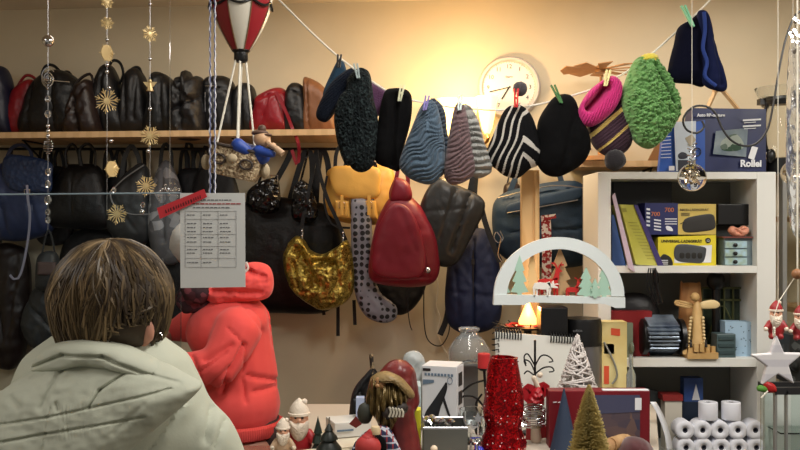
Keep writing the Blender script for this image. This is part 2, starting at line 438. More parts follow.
def redstrap(t, d):
    m = MB(); m.ribbon(W3([(276, 92), (286, 112), (293, 130)], d+.075)+[wp(298, 142, SHD+.03), wp(299, 155, SHD+.02), wp(297, 165, SHD+.02), wp(292, 150, SHD+.02)], .012, .003, NW, sub=24); m.put('shoulder_strap', redl, t)
shelfbag('shoulder_bag', 'bright red leather bag with strap dangling over the shelf edge', [(253, 133), (255, 108), (258, 97), (270, 90), (282, 88), (288, 95), (292, 115), (292, 133)], redl, .07, .17, [(262, 100, 286, 92, 1.5, .006), (272, 98, 264, 130, 2, .007), (284, 98, 290, 130, 1.5, .008)], extra=redstrap)
shelfbag('shoulder_bag', 'black leather bag between the bright red and brown bags', [(284, 134), (285, 105), (288, 88), (296, 83), (304, 88), (308, 105), (309, 134)], blk, .06, .17, [(290, 92, 304, 96, 1.5, .008)])
shelfbag('shoulder_bag', 'cognac brown leather bag at the right end of the shelf', [(304, 134), (304, 100), (304, 79), (309, 78), (322, 85), (332, 100), (336, 134)], cog, .06, .17, [(309, 82, 312, 130, 1.2, .01)])

# ---------------------------------------------------------------- hanging bags
def hbag(name, label, pts, mat, thick=.05, d=.1, segs=(), wr=.006, ws=.07, straps=(), sw=.014, p=3, res=90, rings=22, body='body', strapmat=None, cat='bag', tb=None, grp=None, edge=.008, **k):
    t = T(name, label, cat, grp)
    m = MB(); m.pillow(pts, WALL(d), thick, tb or thick*.6, res, rings, p=p, edge=edge, disp=grooves(segs, wr, ws), **k); m.put(body, mat, t)
    for s in straps:
        m = MB(); m.ribbon(W3(s, d), sw, .004, NW, sub=24); m.put('strap', strapmat or mat, t)
    return t
def patch(t, name, pts, mat, d, thick=.012, segs=(), wr=.002, res=60, rings=10, p=6, **k):
    m = MB(); m.pillow(pts, WALL(d), thick, .004, res, rings, p=p, edge=.004, disp=grooves(segs, wr), **k); return m.put(name, mat, t)
def buckle(t, x, y, d, s=.01, mat=chrome, name='buckle'):
    c = wp(x, y, d); m = MB(); m.tube([c+Vector((a*s, 0, b*s)) for a, b in ((-1, -1), (1, -1), (1, 1), (-1, 1))], .0018, 5, closed=True); m.put(name, mat, t)

blueb = M('blue_leather', (44, 56, 92), .4, bump='noise', scale=60, bs=.3)
croc = M('blue_croc_leather', (34, 52, 86), .35, bump='voronoi', scale=55, bs=.9, bd=.004)
t = hbag('backpack', 'blue leather backpack with embossed flap hanging far left', [(-20, 232), (-18, 190), (0, 165), (25, 160), (48, 168), (54, 195), (54, 228), (30, 240), (0, 240)], blueb, .07, .14, [(10, 205, 15, 235, 2, .008), (40, 205, 44, 235, 2, .008)], straps=[[(6, 160), (12, 148), (22, 145), (30, 150), (32, 160)]])
patch(t, 'flap', [(5, 157), (20, 155), (50, 162), (52, 178), (50, 192), (35, 193), (12, 190), (3, 175)], croc, .212, .014)
m = MB(); m.ribbon(W3([(27, 185), (28, 200), (30, 215), (28, 240), (22, 270), (16, 280), (10, 275)], .235), .008, .004, NW, sub=20); m.put('drawstring', M('pale_cord', (150, 150, 170), .6), t); buckle(t, 27, 192, .235)
t = hbag('handbag', 'large plain black leather handbag of tapered shape', [(58, 228), (42, 226), (44, 210), (52, 188), (64, 167), (80, 164), (98, 166), (107, 185), (112, 225), (85, 229)], blk, .06, .13, [(78, 170, 78, 226, 1, .003), (60, 172, 47, 215, 1.2, .004)], wr=.004)
for s in ([(67, 168), (66, 152), (72, 144), (78, 152), (80, 166)], [(82, 166), (80, 150), (88, 144), (95, 152), (95, 166)]):
    m = MB(); m.tube(W3(s, .16), .006, 6, sub=18); m.put('handle', blk, t)
gbag = M('charcoal_leather', (52, 54, 56), .45, bump='noise', scale=60)
t = hbag('backpack', 'charcoal backpack with slanting piping right of the tapered handbag', [(108, 228), (106, 205), (112, 190), (128, 172), (142, 163), (150, 175), (152, 205), (150, 240), (125, 244)], gbag, .06, .12, [(112, 192, 145, 168, 1, .006), (120, 200, 140, 230, 2, .006)], straps=[[(122, 178), (124, 160), (131, 146), (138, 156), (140, 168)], [(140, 170), (145, 190), (150, 235)]], sw=.018)
m = MB(); m.tube(W3([(110, 192), (125, 178), (144, 165)], .185), .003, 6, sub=12); m.tube(W3([(110, 192), (114, 205), (130, 214), (150, 214)], .185), .003, 6, sub=12); m.put('piping', steel, t)
fb = M('grey_floral_fabric', (98, 98, 102), .6, kind='voronoi', col2=(160, 160, 164), cscale=30, cuts=(.6, .8))
t = hbag('tote_bag', 'grey tote with pale flower print beside red tape', [(150, 240), (150, 200), (157, 172), (166, 160), (174, 170), (182, 195), (186, 235), (178, 262), (160, 262)], fb, .05, .12, [(166, 170, 168, 240, 2, .008)], straps=[[(160, 170), (162, 150), (166, 144), (171, 152), (172, 168)]], strapmat=blk)
t = hbag('handbag', 'small grey leather crossbody bag low at the left', [(37, 282), (38, 262), (42, 253), (52, 251), (58, 257), (60, 280), (58, 290), (40, 290)], gbag, .04, .17, straps=[[(42, 254), (46, 236), (49, 230), (52, 238), (55, 253)]], sw=.006)
patch(t, 'flap', [(38, 262), (56, 262), (56, 275), (38, 275)], M('mauve_leather', (92, 76, 74), .4), .215, .008, sharp=True)
t = hbag('handbag', 'soft charcoal bag partly hidden under the small crossbody bag', [(24, 330), (26, 308), (36, 288), (52, 284), (66, 300), (70, 325), (62, 345), (35, 348)], gbag, .05, .1, [(30, 300, 60, 330, 2, .01)], wr=.01)
# dark bags lower left
t = hbag('backpack', 'black backpack hanging behind the beige coat at far left', [(-25, 345), (-20, 285), (-5, 248), (15, 244), (30, 262), (28, 340), (10, 370)], darkbrown, .05, .06, [(0, 260, 8, 340, 2, .01), (20, 270, 14, 340, 2, .008)], wr=.012, straps=[[(0, 250), (5, 200), (12, 150)]], sw=.01)
t = hbag('backpack', 'black nylon backpack below the tapered black handbag', [(62, 300), (62, 250), (80, 230), (110, 228), (122, 250), (120, 310), (90, 330)], blk2, .04, .05, straps=[[(88, 232), (90, 180), (92, 150)]])
t = hbag('backpack', 'black backpack with hanging strap between grey floral tote and tote', [(140, 320), (140, 270), (150, 240), (185, 235), (196, 260), (200, 320), (170, 335)], blk2, .035, .05, straps=[[(150, 240), (146, 190), (144, 150)], [(185, 240), (188, 190), (186, 147), (192, 147), (195, 190)]])
t = hbag('tote_bag', 'flat black bag hanging behind the wooden airship basket', [(194, 250), (192, 200), (198, 172), (212, 165), (230, 170), (240, 200), (238, 250), (215, 262)], blk2, .03, .09, straps=[[(200, 172), (203, 152), (206, 147), (210, 155), (212, 168)]])
m = hbag('handbag', 'black handbag far left under the shelf beside the blue backpack', [(-60, 230), (-55, 175), (-35, 160), (-22, 175), (-20, 230)], blk, .05, .1, straps=[[(-45, 165), (-40, 146), (-34, 165)]])
t = hbag('tote_bag', 'wide black tote behind the hoodie and the gold sequin bag', [(232, 240), (240, 208), (262, 196), (300, 200), (332, 208), (342, 240), (338, 290), (326, 312), (280, 313), (245, 310), (232, 290)], blk, .055, .1, [(245, 215, 330, 222, 2, .004), (265, 230, 267, 300, 1.5, .003)], wr=.005, straps=[[(288, 207), (298, 172), (306, 150), (312, 160), (312, 200)], [(262, 205), (285, 165), (292, 149)], [(316, 205), (318, 170), (322, 149), (328, 165), (330, 205)]], sw=.022)
pat = M('patent_quilt_black', (14, 14, 16), .12, bump='voronoi', scale=45, bs=1, bd=.01)
t = hbag('handbag', 'shiny quilted black handbag beneath the airship basket', [(248, 208), (248, 192), (260, 182), (276, 178), (280, 192), (279, 210), (262, 214)], pat, .04, .2, straps=[[(258, 186), (264, 165), (268, 150)]], sw=.01)
buckle(t, 274, 179, .25, .014)
t = hbag('handbag', 'shiny black handbag with silver studs behind the gold bag strap', [(292, 215), (294, 190), (302, 180), (312, 190), (318, 212), (312, 222), (298, 222)], pat, .035, .18, straps=[[(300, 184), (306, 160), (308, 149)]], sw=.008)
t = hbag('handbag', 'matt black bag with three thin straps tucked between blue backpack and tapered handbag', [(38, 240), (40, 185), (52, 168), (66, 170), (72, 200), (70, 240)], blk2, .03, .05, straps=[[(46, 172), (44, 158), (47, 149), (51, 158), (52, 172)], [(56, 172), (55, 158), (59, 149), (63, 160), (64, 174)], [(36, 200), (38, 170), (41, 149)]], sw=.012)
t = hbag('handbag', 'matt black bag with looped straps tucked between tapered handbag and charcoal backpack', [(98, 236), (100, 190), (112, 172), (126, 170), (132, 200), (128, 238)], blk2, .03, .045, straps=[[(104, 180), (105, 158), (109, 149), (113, 160), (114, 176)], [(118, 176), (116, 158), (120, 149), (125, 160), (124, 176)]], sw=.014)
t = hbag('handbag', 'black bag with doubled straps between floral tote and hanging airship basket', [(176, 236), (174, 195), (180, 172), (192, 168), (204, 176), (204, 236)], blk2, .03, .045, straps=[[(180, 178), (181, 158), (184, 149), (188, 158), (189, 174)], [(193, 174), (194, 158), (198, 149), (202, 160), (201, 178)]], sw=.014)
mus = M('mustard_leather', (214, 164, 78), .4, bump='noise', scale=60, bs=.3)
t = hbag('satchel', 'mustard yellow leather satchel with two buckled front pockets', [(326, 178), (330, 169), (350, 165), (378, 164), (392, 168), (397, 190), (397, 216), (386, 224), (352, 224), (330, 216), (324, 200)], mus, .045, .15, [(330, 212, 392, 216, 1.2, .004)], wr=.004, straps=[[(335, 170), (336, 155), (340, 147), (346, 156), (345, 168)]], strapmat=blk)
patch(t, 'flap', [(331, 168), (350, 166), (378, 168), (380, 185), (376, 198), (352, 199), (337, 195), (331, 184)], mus, .205, .014, wr=.004)
for x in (341, 368):
    patch(t, 'pocket', [(x-6, 200), (x+8, 201), (x+10, 219), (x-5, 218)], mus, .205, .012, sharp=True); buckle(t, x+1, 205, .225, .011)
    m = MB(); m.ribbon(W3([(x+1, 195), (x+1, 215)], .228), .012, .003, NW); m.put('buckle_strap', mus, t)
m = MB(); m.ribbon(W3([(327, 176), (324, 200), (332, 224), (350, 228)], .2), .008, .003, NW, sub=12); m.put('edge_binding', blk, t)
goldm = M('gold_sequins', (96, 78, 30), .28, .85, bump='sequin', scale=230, bs=.8, bd=.003, kind='voronoi', col2=(206, 182, 92), cscale=200, cuts=(.1, .9))
t = T('shoulder_bag', 'slouchy gold sequin shoulder bag on black strap', 'bag')
sg = [(300, 252, 318, 285, 5, .035), (318, 262, 332, 262, 4, .03), (296, 262, 300, 288, 3, .015), (335, 255, 340, 285, 4, .015), (312, 285, 314, 302, 4, .012), (352, 262, 346, 300, 3, .01)]
m = MB(); m.pillow([(283, 262), (287, 246), (296, 236), (304, 240), (308, 248), (322, 254), (338, 246), (347, 240), (352, 252), (355, 272), (352, 294), (340, 306), (322, 310), (306, 302), (291, 288)], WALL(.22), .06, .04, 120, 36, p=3, disp=grooves(sg, .012, .14)); m.put('body', goldm, t)
for s in ([(301, 238), (303, 220), (308, 195), (312, 175), (316, 150)], [(346, 241), (338, 222), (328, 200), (320, 175), (316, 150)]):
    m = MB(); m.ribbon(W3(s, .215), .014, .004, NW, sub=20); m.put('shoulder_strap', blk, t)
for x, y in ((302, 234), (343, 236)):
    m = MB(); m.tube([wp(x, y-5, .225), wp(x+.5, y, .225), wp(x, y+5, .225)], .003); m.ball(wp(x, y+2, .23), .005); m.ball(wp(x, y-3, .23), .004); m.put('strap_ring', chrome, t)
dots = M('polka_fabric', (24, 24, 27), .6, kind='dots', col2=(126, 126, 136), cscale=42, cuts=(.38, .42))
t = hbag('tote_bag', 'grey tote with black polka dots squeezed behind the burgundy backpack', [(351, 205), (354, 196), (364, 196), (371, 215), (373, 250), (376, 282), (386, 300), (396, 306), (396, 318), (384, 323), (366, 316), (356, 296), (352, 260)], dots, .035, .2, [(372, 288, 390, 312, 3, .01), (360, 210, 362, 290, 2, .006)], center=(366, 284), straps=[[(360, 198), (366, 178), (374, 162), (376, 180), (372, 200)]], strapmat=pat, wr=.008)
# hanging strap ends under the bags
burg = M('burgundy_leather', (120, 20, 38), .4, bump='noise', scale=55, bs=.3)
t = T('backpack', 'burgundy leather backpack with flap and silver press stud', 'backpack')
m = MB(); m.pillow([(392, 196), (402, 192), (415, 200), (428, 216), (438, 240), (440, 266), (434, 282), (415, 287), (385, 285), (370, 278), (370, 255), (376, 225), (384, 206)], WALL(.27), .075, .05, 120, 30, p=3, edge=.01, disp=grooves([(402, 205, 424, 250, 1.2, .008), (424, 250, 430, 280, 1.2, .006), (376, 278, 434, 276, 1.2, .006)], .005, .06)); m.put('body', burg, t)
m = MB(); m.pillow([(391, 206), (402, 204), (413, 214), (423, 240), (426, 262), (420, 276), (396, 279), (374, 272), (372, 255), (378, 228)], WALL(.345), .018, .004, 110, 20, p=5, edge=.004, disp=grooves([(400, 210, 416, 250, 3, .004)], .004)); fl = m.put('flap', burg, t)
m = MB(); m.ball(wp(428, 270, .355), .011); m.put('press_stud', chrome, t)
m = MB(); m.pillow([(394, 180), (400, 178), (409, 184), (412, 198), (400, 204), (390, 200)], WALL(.3), .03, .02, 60, 10, p=3); m.put('gathered_top', burg, t)
m = MB(); m.ribbon(W3([(392, 204), (391, 192), (397, 175), (400, 150)], .27), .014, .005, NW, sub=16); m.ribbon(W3([(405, 202), (408, 180), (400, 150)], .27), .014, .005, NW, sub=16); m.put('strap', burg, t)
m = MB(); m.tube(W3([(408, 282), (408, 310), (410, 325)], .24)+[wp(412, 330, .2)], .002, 5, sub=14); m.put('pull_cord', blk, t)
bb = M('washed_black_leather', (38, 38, 38), .38, bump='noise', scale=40, bs=.4, bd=.004)
t = hbag('messenger_bag', 'washed black bag tilted right of the burgundy backpack', [(422, 200), (438, 178), (460, 186), (482, 198), (484, 212), (470, 240), (458, 262), (444, 267), (420, 258), (416, 235)], bb, .04, .26, [(424, 212, 468, 208, 1, .004), (470, 195, 452, 250, 2, .01), (456, 190, 440, 240, 2, .006)], wr=.004, straps=[[(470, 192), (474, 172), (480, 150)], [(480, 200), (486, 225), (500, 262)]], sw=.02, strapmat=blk2)
nb = M('navy_canvas', (24, 34, 66), .7, bump='noise', scale=200, bs=.3)
t = hbag('backpack', 'navy canvas backpack hanging below the washed black bag', [(446, 280), (450, 250), (460, 236), (480, 228), (494, 238), (500, 270), (502, 305), (496, 326), (470, 334), (450, 326), (445, 305)], nb, .07, .14, [(474, 240, 474, 330, 1.5, .012), (450, 290, 498, 296, 2, .006), (455, 260, 460, 320, 2, .006)], wr=.01, straps=[[(476, 232), (474, 200), (478, 150)], [(450, 300), (446, 320), (440, 335)]], sw=.022, strapmat=blk2)
m = MB(); m.tube(W3([(473, 250), (473, 300)], .205), .0035, 6); m.box(wp(473, 262, .212), (.012, .006, .02)); m.put('zip', M('dark_zip', (40, 40, 44), .4, .5), t)
m = MB(); m.tube(W3([(497, 232), (501, 238), (500, 243), (498, 255), (502, 262)], .26), .003, 6, sub=14); m.tube(W3([(496, 232), (494, 238), (499, 243), (503, 238), (500, 231)], .26), .0025, 6, sub=14)
m.put('snap_hook', chrome, t)
du = M('petrol_canvas', (38, 58, 76), .65, bump='noise', scale=150, bs=.4)
t = hbag('travel_bag', 'petrol blue travel bag with front pocket behind wooden post', [(497, 250), (492, 215), (498, 197), (520, 188), (560, 181), (582, 184), (592, 205), (596, 240), (590, 262), (560, 268), (520, 264)], du, .09, .13, [(500, 202, 586, 186, 1, .008), (508, 232, 590, 228, 1.2, .008), (590, 200, 584, 250, 2, .008)], wr=.008, straps=[[(510, 192), (520, 170), (540, 160), (556, 168), (562, 184)]], sw=.02)
patch(t, 'front_pocket', [(506, 208), (516, 202), (575, 188), (582, 192), (578, 200), (545, 206), (512, 215)], du, .225, .012)
m = MB(); m.tube(W3([(507, 213), (540, 207), (578, 200)], .24), .002, 5, sub=14); m.tube(W3([(498, 198), (550, 186), (583, 188)], .226), .0022, 5, sub=14); m.put('zip', steel, t)
for pts in ([(542, 216), (541, 290)], [(541, 216), (555, 214)]): pass
# embroidered ribbon
rb = M('red_woven_ribbon', (150, 35, 35), .7, kind='voronoi', col2=(215, 205, 195), cscale=110, cuts=(.55, .6))
m = MB(); m.ribbon(W3([(546, 219), (547, 250), (546, 296)], .265), .034, .002, NW); m.ribbon(W3([(541, 218), (556, 216)], .268), .016, .002, NW)
m.solo('woven_ribbon', rb, 'red and white patterned woven ribbon hanging over the travel bag', 'ribbon')
t = hbag('backpack', 'dark backpack hanging low behind gnome and burgundy backpack', [(376, 300), (378, 282), (400, 276), (425, 280), (420, 300), (405, 314), (388, 312)], blk2, .04, .07)
t = hbag('handbag', 'small dark handbag hanging in shadow beneath the striped beanie', [(504, 200), (504, 186), (512, 182), (520, 186), (520, 198), (512, 204)], darkbrown, .03, .08, straps=[[(507, 185), (510, 170), (512, 149), (516, 170), (517, 184)]], sw=.006)
for q, lab in (([(338, 300), (338, 316), (338, 336)], 'longest black strap end dangling below the gold sequin bag'), ([(322, 300), (324, 315)], 'short black strap end under the middle of the gold sequin bag'), ([(354, 300), (355, 325)], 'black strap end hanging between the gold bag and polka dot tote')):
    MB().ribbon(W3(q, .12), .013, .004, NW).solo('hanging_strap', blk2, lab, 'strap')
# white cable on wall
m = MB(); m.tube(W3([(433, 262), (438, 285), (436, 305), (440, 318), (438, 335), (446, 352), (454, 360)], .03), .003, 6, sub=30); m.solo('power_cable', M('white_cable', (215, 205, 185), .5), 'thin white cable running down the wall right of burgundy backpack', 'cable')
m = MB(); m.tube(W3([(424, 284), (424, 320), (428, 340), (440, 346), (448, 335), (450, 322)], .06), .0022, 6, sub=30); m.solo('power_cable', blkp, 'thin black cable looping near the wall above the white trimmer box', 'cable')

# ---------------------------------------------------------------- wall clock
t = T('wall_clock', 'round white wall clock with grey rim behind the striped beanie', 'clock')
cc = wp(509, 88, 0); Rc = .122
ang = -math.atan(WS); RM = Matrix.Rotation(ang, 3, 'Z')
def disc(m, r0, r1, h0, h1, mi=0, n=48): m.lathe([(r0, h0), (r1, h0), (r1, h1), (r0, h1)], cc, n, mi, 'Y', rotm=RM)
m = MB(); m.lathe([(.08, 0), (Rc, 0), (Rc, .02), (Rc-.008, .032), (Rc-.016, .03), (Rc-.02, .018), (.08, .005), (.08, 0)], cc, 56, axis='Y', rotm=RM); m.put('rim', M('grey_plastic', (190, 184, 180), .35), t)
m = MB(); m.lathe([(0, .012), (Rc-.018, .012), (Rc-.018, .016), (0, .016)], cc, 56, axis='Y', rotm=RM); m.put('clock_face', M('clock_white', (222, 216, 208), .6), t)
m = MB()
for h in range(1, 13):
    a = PI/2-h*PI/6; p = cc+RM@Vector((math.cos(a)*.081, -.0175, math.sin(a)*.081-.007)); m.text(str(h), .023, p, align='CENTER')
for k in range(60):
    a = k*PI/30; p = cc+RM@Vector((math.cos(a)*.098, -.0172, math.sin(a)*.098)); m.box(p, (.006 if k % 5 == 0 else .003, .0006, .0012), (0, -a, 0))
m.put('numerals', ink, t, smooth=False)
m = MB()
def hand(a, L, wdt): m.box(cc+RM@Vector((math.cos(a)*L*.42, -.021, math.sin(a)*L*.42)), (L, .001, wdt), (0, -a, 0))
hand(math.radians(193), .085, .004); hand(math.radians(238), .06, .005); m.put('clock_hand', blkp, t)
m = MB(); m.text('Quartz', .01, cc+RM@Vector((0, -.0175, .038)), align='CENTER'); m.put('lettering', ink, t, smooth=False)

# ---------------------------------------------------------------- glowing wall lamp
t = T('wall_lamp', 'lit wall lamp with frilled glass shades glowing behind the slate beanie', 'lamp')
lampm = M('lit_shade', (255, 225, 150), .5, emit=(255, 206, 120), es=3.2)
for x, y in ((447, 112), (468, 112), (487, 110)):
    c = wp(x, y, .12); m = MB()
    m.lathe([(.01, -.09), (.02, -.07), (.03, -.02), (.038, .03), (.045, .05), (.043, .05), (.036, .03), (.027, -.02), (.012, -.066)], c, 24, wob=.05); m.put('glass_shade', lampm, t)
    m = MB(); m.tube([c-Vector((0, 0, .09)), c-Vector((0, 0, .12)), wp(468, 150, .01)], .006, 8, sub=10); m.put('lamp_arm', M('brass', (170, 125, 60), .3, 1), t)
point('warm_bulb', wp(458, 92, .24), 7.5, (1, .66, .3), .03)
point('warm_bulb_low', wp(456, 140, .26), 1.6, (1, .64, .28), .03)
# ---------------------------------------------------------------- clothesline with hats
HY = 2.75
line = [(226, -42), (262, -14), (279, 0), (310, 31), (340, 58), (370, 80), (395, 95), (425, 103), (460, 108), (500, 110), (530, 106), (560, 99), (600, 86), (640, 63), (675, 33), (710, 0), (745, -43)]
m = MB(); m.tube(P3(line, HY), .003, 6, sub=90); m.solo('clothesline', stringm, 'white string stretched across the shop holding a row of knitted hats', 'string')
def bent(dy): return PL(HY+dy)
def peg(x, y, col, a=0, label='', L=.06, dy=-.03):
    c = at(x, y, HY+dy); m = MB()
    for s in (-1, 1):
        m.box(c+Vector((s*.0042*math.cos(a), -.0, 0)), (.0055, .011, L), (0, a+s*.05, 0))
    m.tube([c+Vector((-.007, 0, 0)), c+Vector((.007, 0, 0))], .004, 8)
    m.solo('clothespin', M('peg_%d_%d_%d' % col, col, .45), label, 'clothespin', 'clothespins along the string', bevel=.001)
def hat(name, label, lobes, extra=None, cat='hat'):
    t = T(name, label, cat, 'knitted hats pegged on the string')
    for nm, pts, dy, th, mt, kw in lobes:
        m = MB(); m.pillow(pts, bent(dy), th, th*.8, kw.pop('res', 110), kw.pop('rings', 34), p=kw.pop('p', 2.6), **kw); m.put(nm, mt, t)
    if extra: extra(t)
    return t
def ribs(ang, period, amp, wr=.004, warp=0, ws=.06):
    c, s = math.cos(ang), math.sin(ang)
    def f(x, y):
        u = x*c+y*s+warp*noise.noise(Vector((x*.05, y*.05, 1)))
        return amp*(abs(math.sin(u/period*PI))-.5)+wr*noise.noise(Vector((x*ws, y*ws, 5)))+amp*.25*noise.noise(Vector((x, y, 1)))
    return f
def lumpy(amp, s, wr=.004):
    def f(x, y):
        d = noise.voronoi(Vector((x*s, y*s*1.2, 0)))[0][0]
        return amp*(.6-d)+wr*noise.noise(Vector((x*.06, y*.06, 5)))
    return f
fine = lambda x, y: .004*noise.noise(Vector((x*.07, y*.07, 2)))+.0012*noise.noise(Vector((x*.8, y*.8, 0)))
fold = lambda segs, wr=.005: grooves(segs, wr, .07)
tealw = M('teal_wool', (40, 64, 84), .9, bump='noise', scale=150, bs=.6, spec=.2)
navyw = M('dark_navy_knit', (16, 22, 34), .9, bump='voronoi', scale=140, bs=.9, spec=.2)
tweed = M('tweed_knit', (12, 18, 20), .9, bump='voronoi', scale=130, bs=1, bd=.004, col2=(64, 78, 78), cscale=110, cuts=(.5, .9), spec=.2)
blackf = M('black_fleece', (6, 6, 7), .95, spec=.15, bump='noise', scale=200)
blackk = blackf
hat('knit_hat', 'small plain teal hat at the left end of the string', [('crown', [(338, 60), (343, 60), (347, 75), (343, 88), (332, 99), (325, 106), (323, 94), (329, 78)], .05, .03, tealw, dict(disp=fine))])
hat('knit_hat', 'dark navy knitted hat slanting left under the tweed hat', [('crown', [(316, 114), (322, 98), (332, 82), (345, 71), (354, 68), (358, 76), (348, 92), (338, 108), (328, 121), (320, 121)], .02, .035, navyw, dict(disp=ribs(.9, 2.4, .003)))])
hat('knit_hat', 'shaggy green-flecked tweed hat folded over the string', [
    ('crown', [(347, 82), (353, 72), (361, 68), (370, 74), (374, 100), (378, 120), (377, 150), (371, 168), (358, 172), (348, 160), (346, 120)], -.02, .05, tweed, dict(disp=lumpy(.012, .4))),
    ('turned_brim', [(338, 100), (346, 90), (354, 92), (356, 115), (352, 140), (356, 160), (346, 165), (338, 145), (334, 118)], -.05, .03, tweed, dict(disp=lumpy(.012, .4)))])
hat('knit_hat', 'purple hat peeking out behind the tweed and black hats', [('crown', [(368, 86), (377, 84), (387, 92), (386, 108), (378, 116), (368, 112)], .05, .03, M('purple_wool', (80, 46, 78), .9, sheen=.3, bump='noise', scale=120), dict(disp=fine))])
hat('knit_hat', 'narrow plain black hat between the tweed and slate hats', [
    ('crown', [(384, 93), (394, 88), (407, 90), (412, 99), (411, 120), (406, 140), (401, 158), (399, 171), (388, 168), (376, 162), (374, 147), (378, 122)], -.01, .045, blackf, dict(disp=fold([(396, 98, 392, 165, 4, .02), (405, 100, 400, 140, 3, .01)])))])
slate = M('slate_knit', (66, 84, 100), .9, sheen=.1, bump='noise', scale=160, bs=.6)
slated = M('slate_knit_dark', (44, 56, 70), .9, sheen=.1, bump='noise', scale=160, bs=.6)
hat('knit_hat', 'slate blue ribbed beanie folded to a point', [
    ('crown', [(420, 108), (428, 100), (436, 104), (442, 125), (445, 150), (443, 172), (432, 184), (417, 182), (404, 174), (399, 164), (404, 147), (412, 127)], -.04, .05, slate, dict(disp=ribs(1.05, 4.2, .010, warp=10))),
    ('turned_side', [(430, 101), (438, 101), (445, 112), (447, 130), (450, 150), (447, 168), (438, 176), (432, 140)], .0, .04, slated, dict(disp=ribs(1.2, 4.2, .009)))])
gb = M('mauve_brown_knit', (98, 78, 80), .9, sheen=.1, bump='noise', scale=160, bs=.6)
gg = M('light_grey_knit', (138, 138, 134), .9, sheen=.1, bump='noise', scale=160, bs=.6)
hat('knit_hat', 'mauve brown ribbed beanie with light grey chunky side', [
    ('crown', [(455, 106), (463, 104), (468, 120), (472, 145), (475, 170), (468, 180), (454, 185), (446, 180), (444, 168), (448, 140)], -.04, .045, gb, dict(disp=ribs(1.15, 4.2, .009, warp=6))),
    ('turned_side', [(462, 106), (470, 106), (478, 120), (484, 142), (490, 158), (492, 169), (488, 175), (476, 178), (468, 165), (464, 130)], -.02, .04, gg, dict(disp=ribs(1.45, 6.5, .015, warp=6)))])
sk1 = M('stripe_black', (10, 10, 12), .95, spec=.15, bump='noise', scale=160); sk2 = M('stripe_grey', (165, 160, 152), .95, sheen=.2, bump='noise', scale=160)
def strp(x, y):
    u = .95*x+.33*y+1.1*math.sin(y/6)-1.25*max(0, x-521)*(.4+.6*min(1, max(0, (y-108)/40)))
    return 1 if (u/6.6+3) % 1 > .71 else 0
hat('knit_hat', 'black beanie with wavy light grey stripes', [('crown', [(508, 107), (520, 105), (531, 115), (538, 135), (541, 150), (539, 164), (530, 169), (518, 178), (505, 176), (497, 170), (490, 163), (488, 148), (493, 135), (500, 118)], -.03, .05, [sk1, sk2], dict(matf=strp, res=240, rings=90, disp=fine))],
    lambda t: MB().ball(at(520, 89, HY-.06), .022, 20, disp=lambda d: .12*noise.noise(d*7)).put('pompom', M('charcoal_pompom', (58, 54, 56), .95, sheen=.2, bump='noise', scale=300, bs=1), t))
hat('fleece_hat', 'plain black fleece hat right of the striped beanie', [('crown', [(548, 104), (556, 96), (566, 94), (574, 99), (582, 118), (589, 135), (590, 150), (583, 163), (570, 172), (557, 177), (545, 174), (537, 163), (537, 145), (538, 122)], -.03, .055, blackf, dict(disp=fold([(575, 110, 560, 170, 4, .01)])))])
mag = M('magenta_knit', (186, 38, 112), .9, sheen=.1, bump='noise', scale=160); plum = M('plum_knit', (48, 24, 38), .9, sheen=.1, bump='noise', scale=160)
yel = M('ochre_knit', (186, 160, 84), .9, sheen=.3, bump='noise', scale=160)
def mgf(x, y):
    u = (y-118)*math.cos(.72)+(x-600)*math.sin(.72)
    if 5 < u < 9: return 2
    if 22 < u < 24.5: return 2
    return 1
def brimd(x, y):
    return ribs(.35, 2.5, .005)(x, y)-.075*math.exp(-(segd(x, y, (588, 108, 605, 88))/4)**2)
hat('bobble_hat', 'magenta and plum striped knit hat with dark bobble', [
    ('crown', [(588, 124), (604, 112), (618, 94), (624, 94), (630, 110), (633, 126), (631, 144), (624, 153), (613, 157), (602, 154), (592, 144)], -.01, .05, [mag, plum, yel], dict(matf=mgf, res=180, rings=70, disp=ribs(.9, 3, .003))),
    ('turned_brim', [(578, 112), (582, 101), (591, 89), (603, 80), (612, 76), (620, 81), (622, 92), (616, 107), (606, 118), (594, 126), (584, 126), (579, 120)], -.05, .045, mag, dict(res=180, rings=50, p=3, disp=brimd))],
    lambda t: MB().ball(at(615, 160, HY-.04), .032, 24, disp=lambda d: .12*noise.noise(d*6)).put('pompom', M('black_pompom', (24, 20, 24), .95, sheen=.2, bump='noise', scale=300, bs=1), t))
grn = M('green_chunky_knit', (104, 150, 86), .95, sheen=.1, bump='noise', scale=120, bs=.8, bd=.003)
hat('knit_hat', 'chunky green knitted hat with yellow tip', [('crown', [(632, 64), (642, 56), (652, 56), (660, 64), (670, 78), (678, 97), (680, 112), (673, 127), (662, 141), (649, 149), (636, 143), (629, 130), (621, 112), (622, 92)], -.04, .07, grn, dict(res=220, rings=80, disp=lambda x, y: lumpy(.026, .3, .004)(x, y)-(.035*math.exp(-(segd(x, y, (652, 68, 670, 103))/2.2)**2))))],
    lambda t: MB().ball(at(650, 58, HY-.06), (.026, .02, .014), 20, disp=lambda d: .35*noise.noise(d*5)).put('tip', M('yellow_wool', (214, 196, 70), .9, sheen=.3, bump='noise', scale=200), t))
nf = M('navy_fleece', (6, 8, 26), .95, spec=.15, bump='noise', scale=200); nf2 = M('royal_blue_trim', (20, 48, 116), .8)
def trim(t):
    m = MB(); m.tube(P3([(704, 12), (705, 30), (703, 48), (707, 62), (705, 76), (716, 86)], HY-.085), [.006, .006], 8, sub=30); m.put('trim', nf2, t)
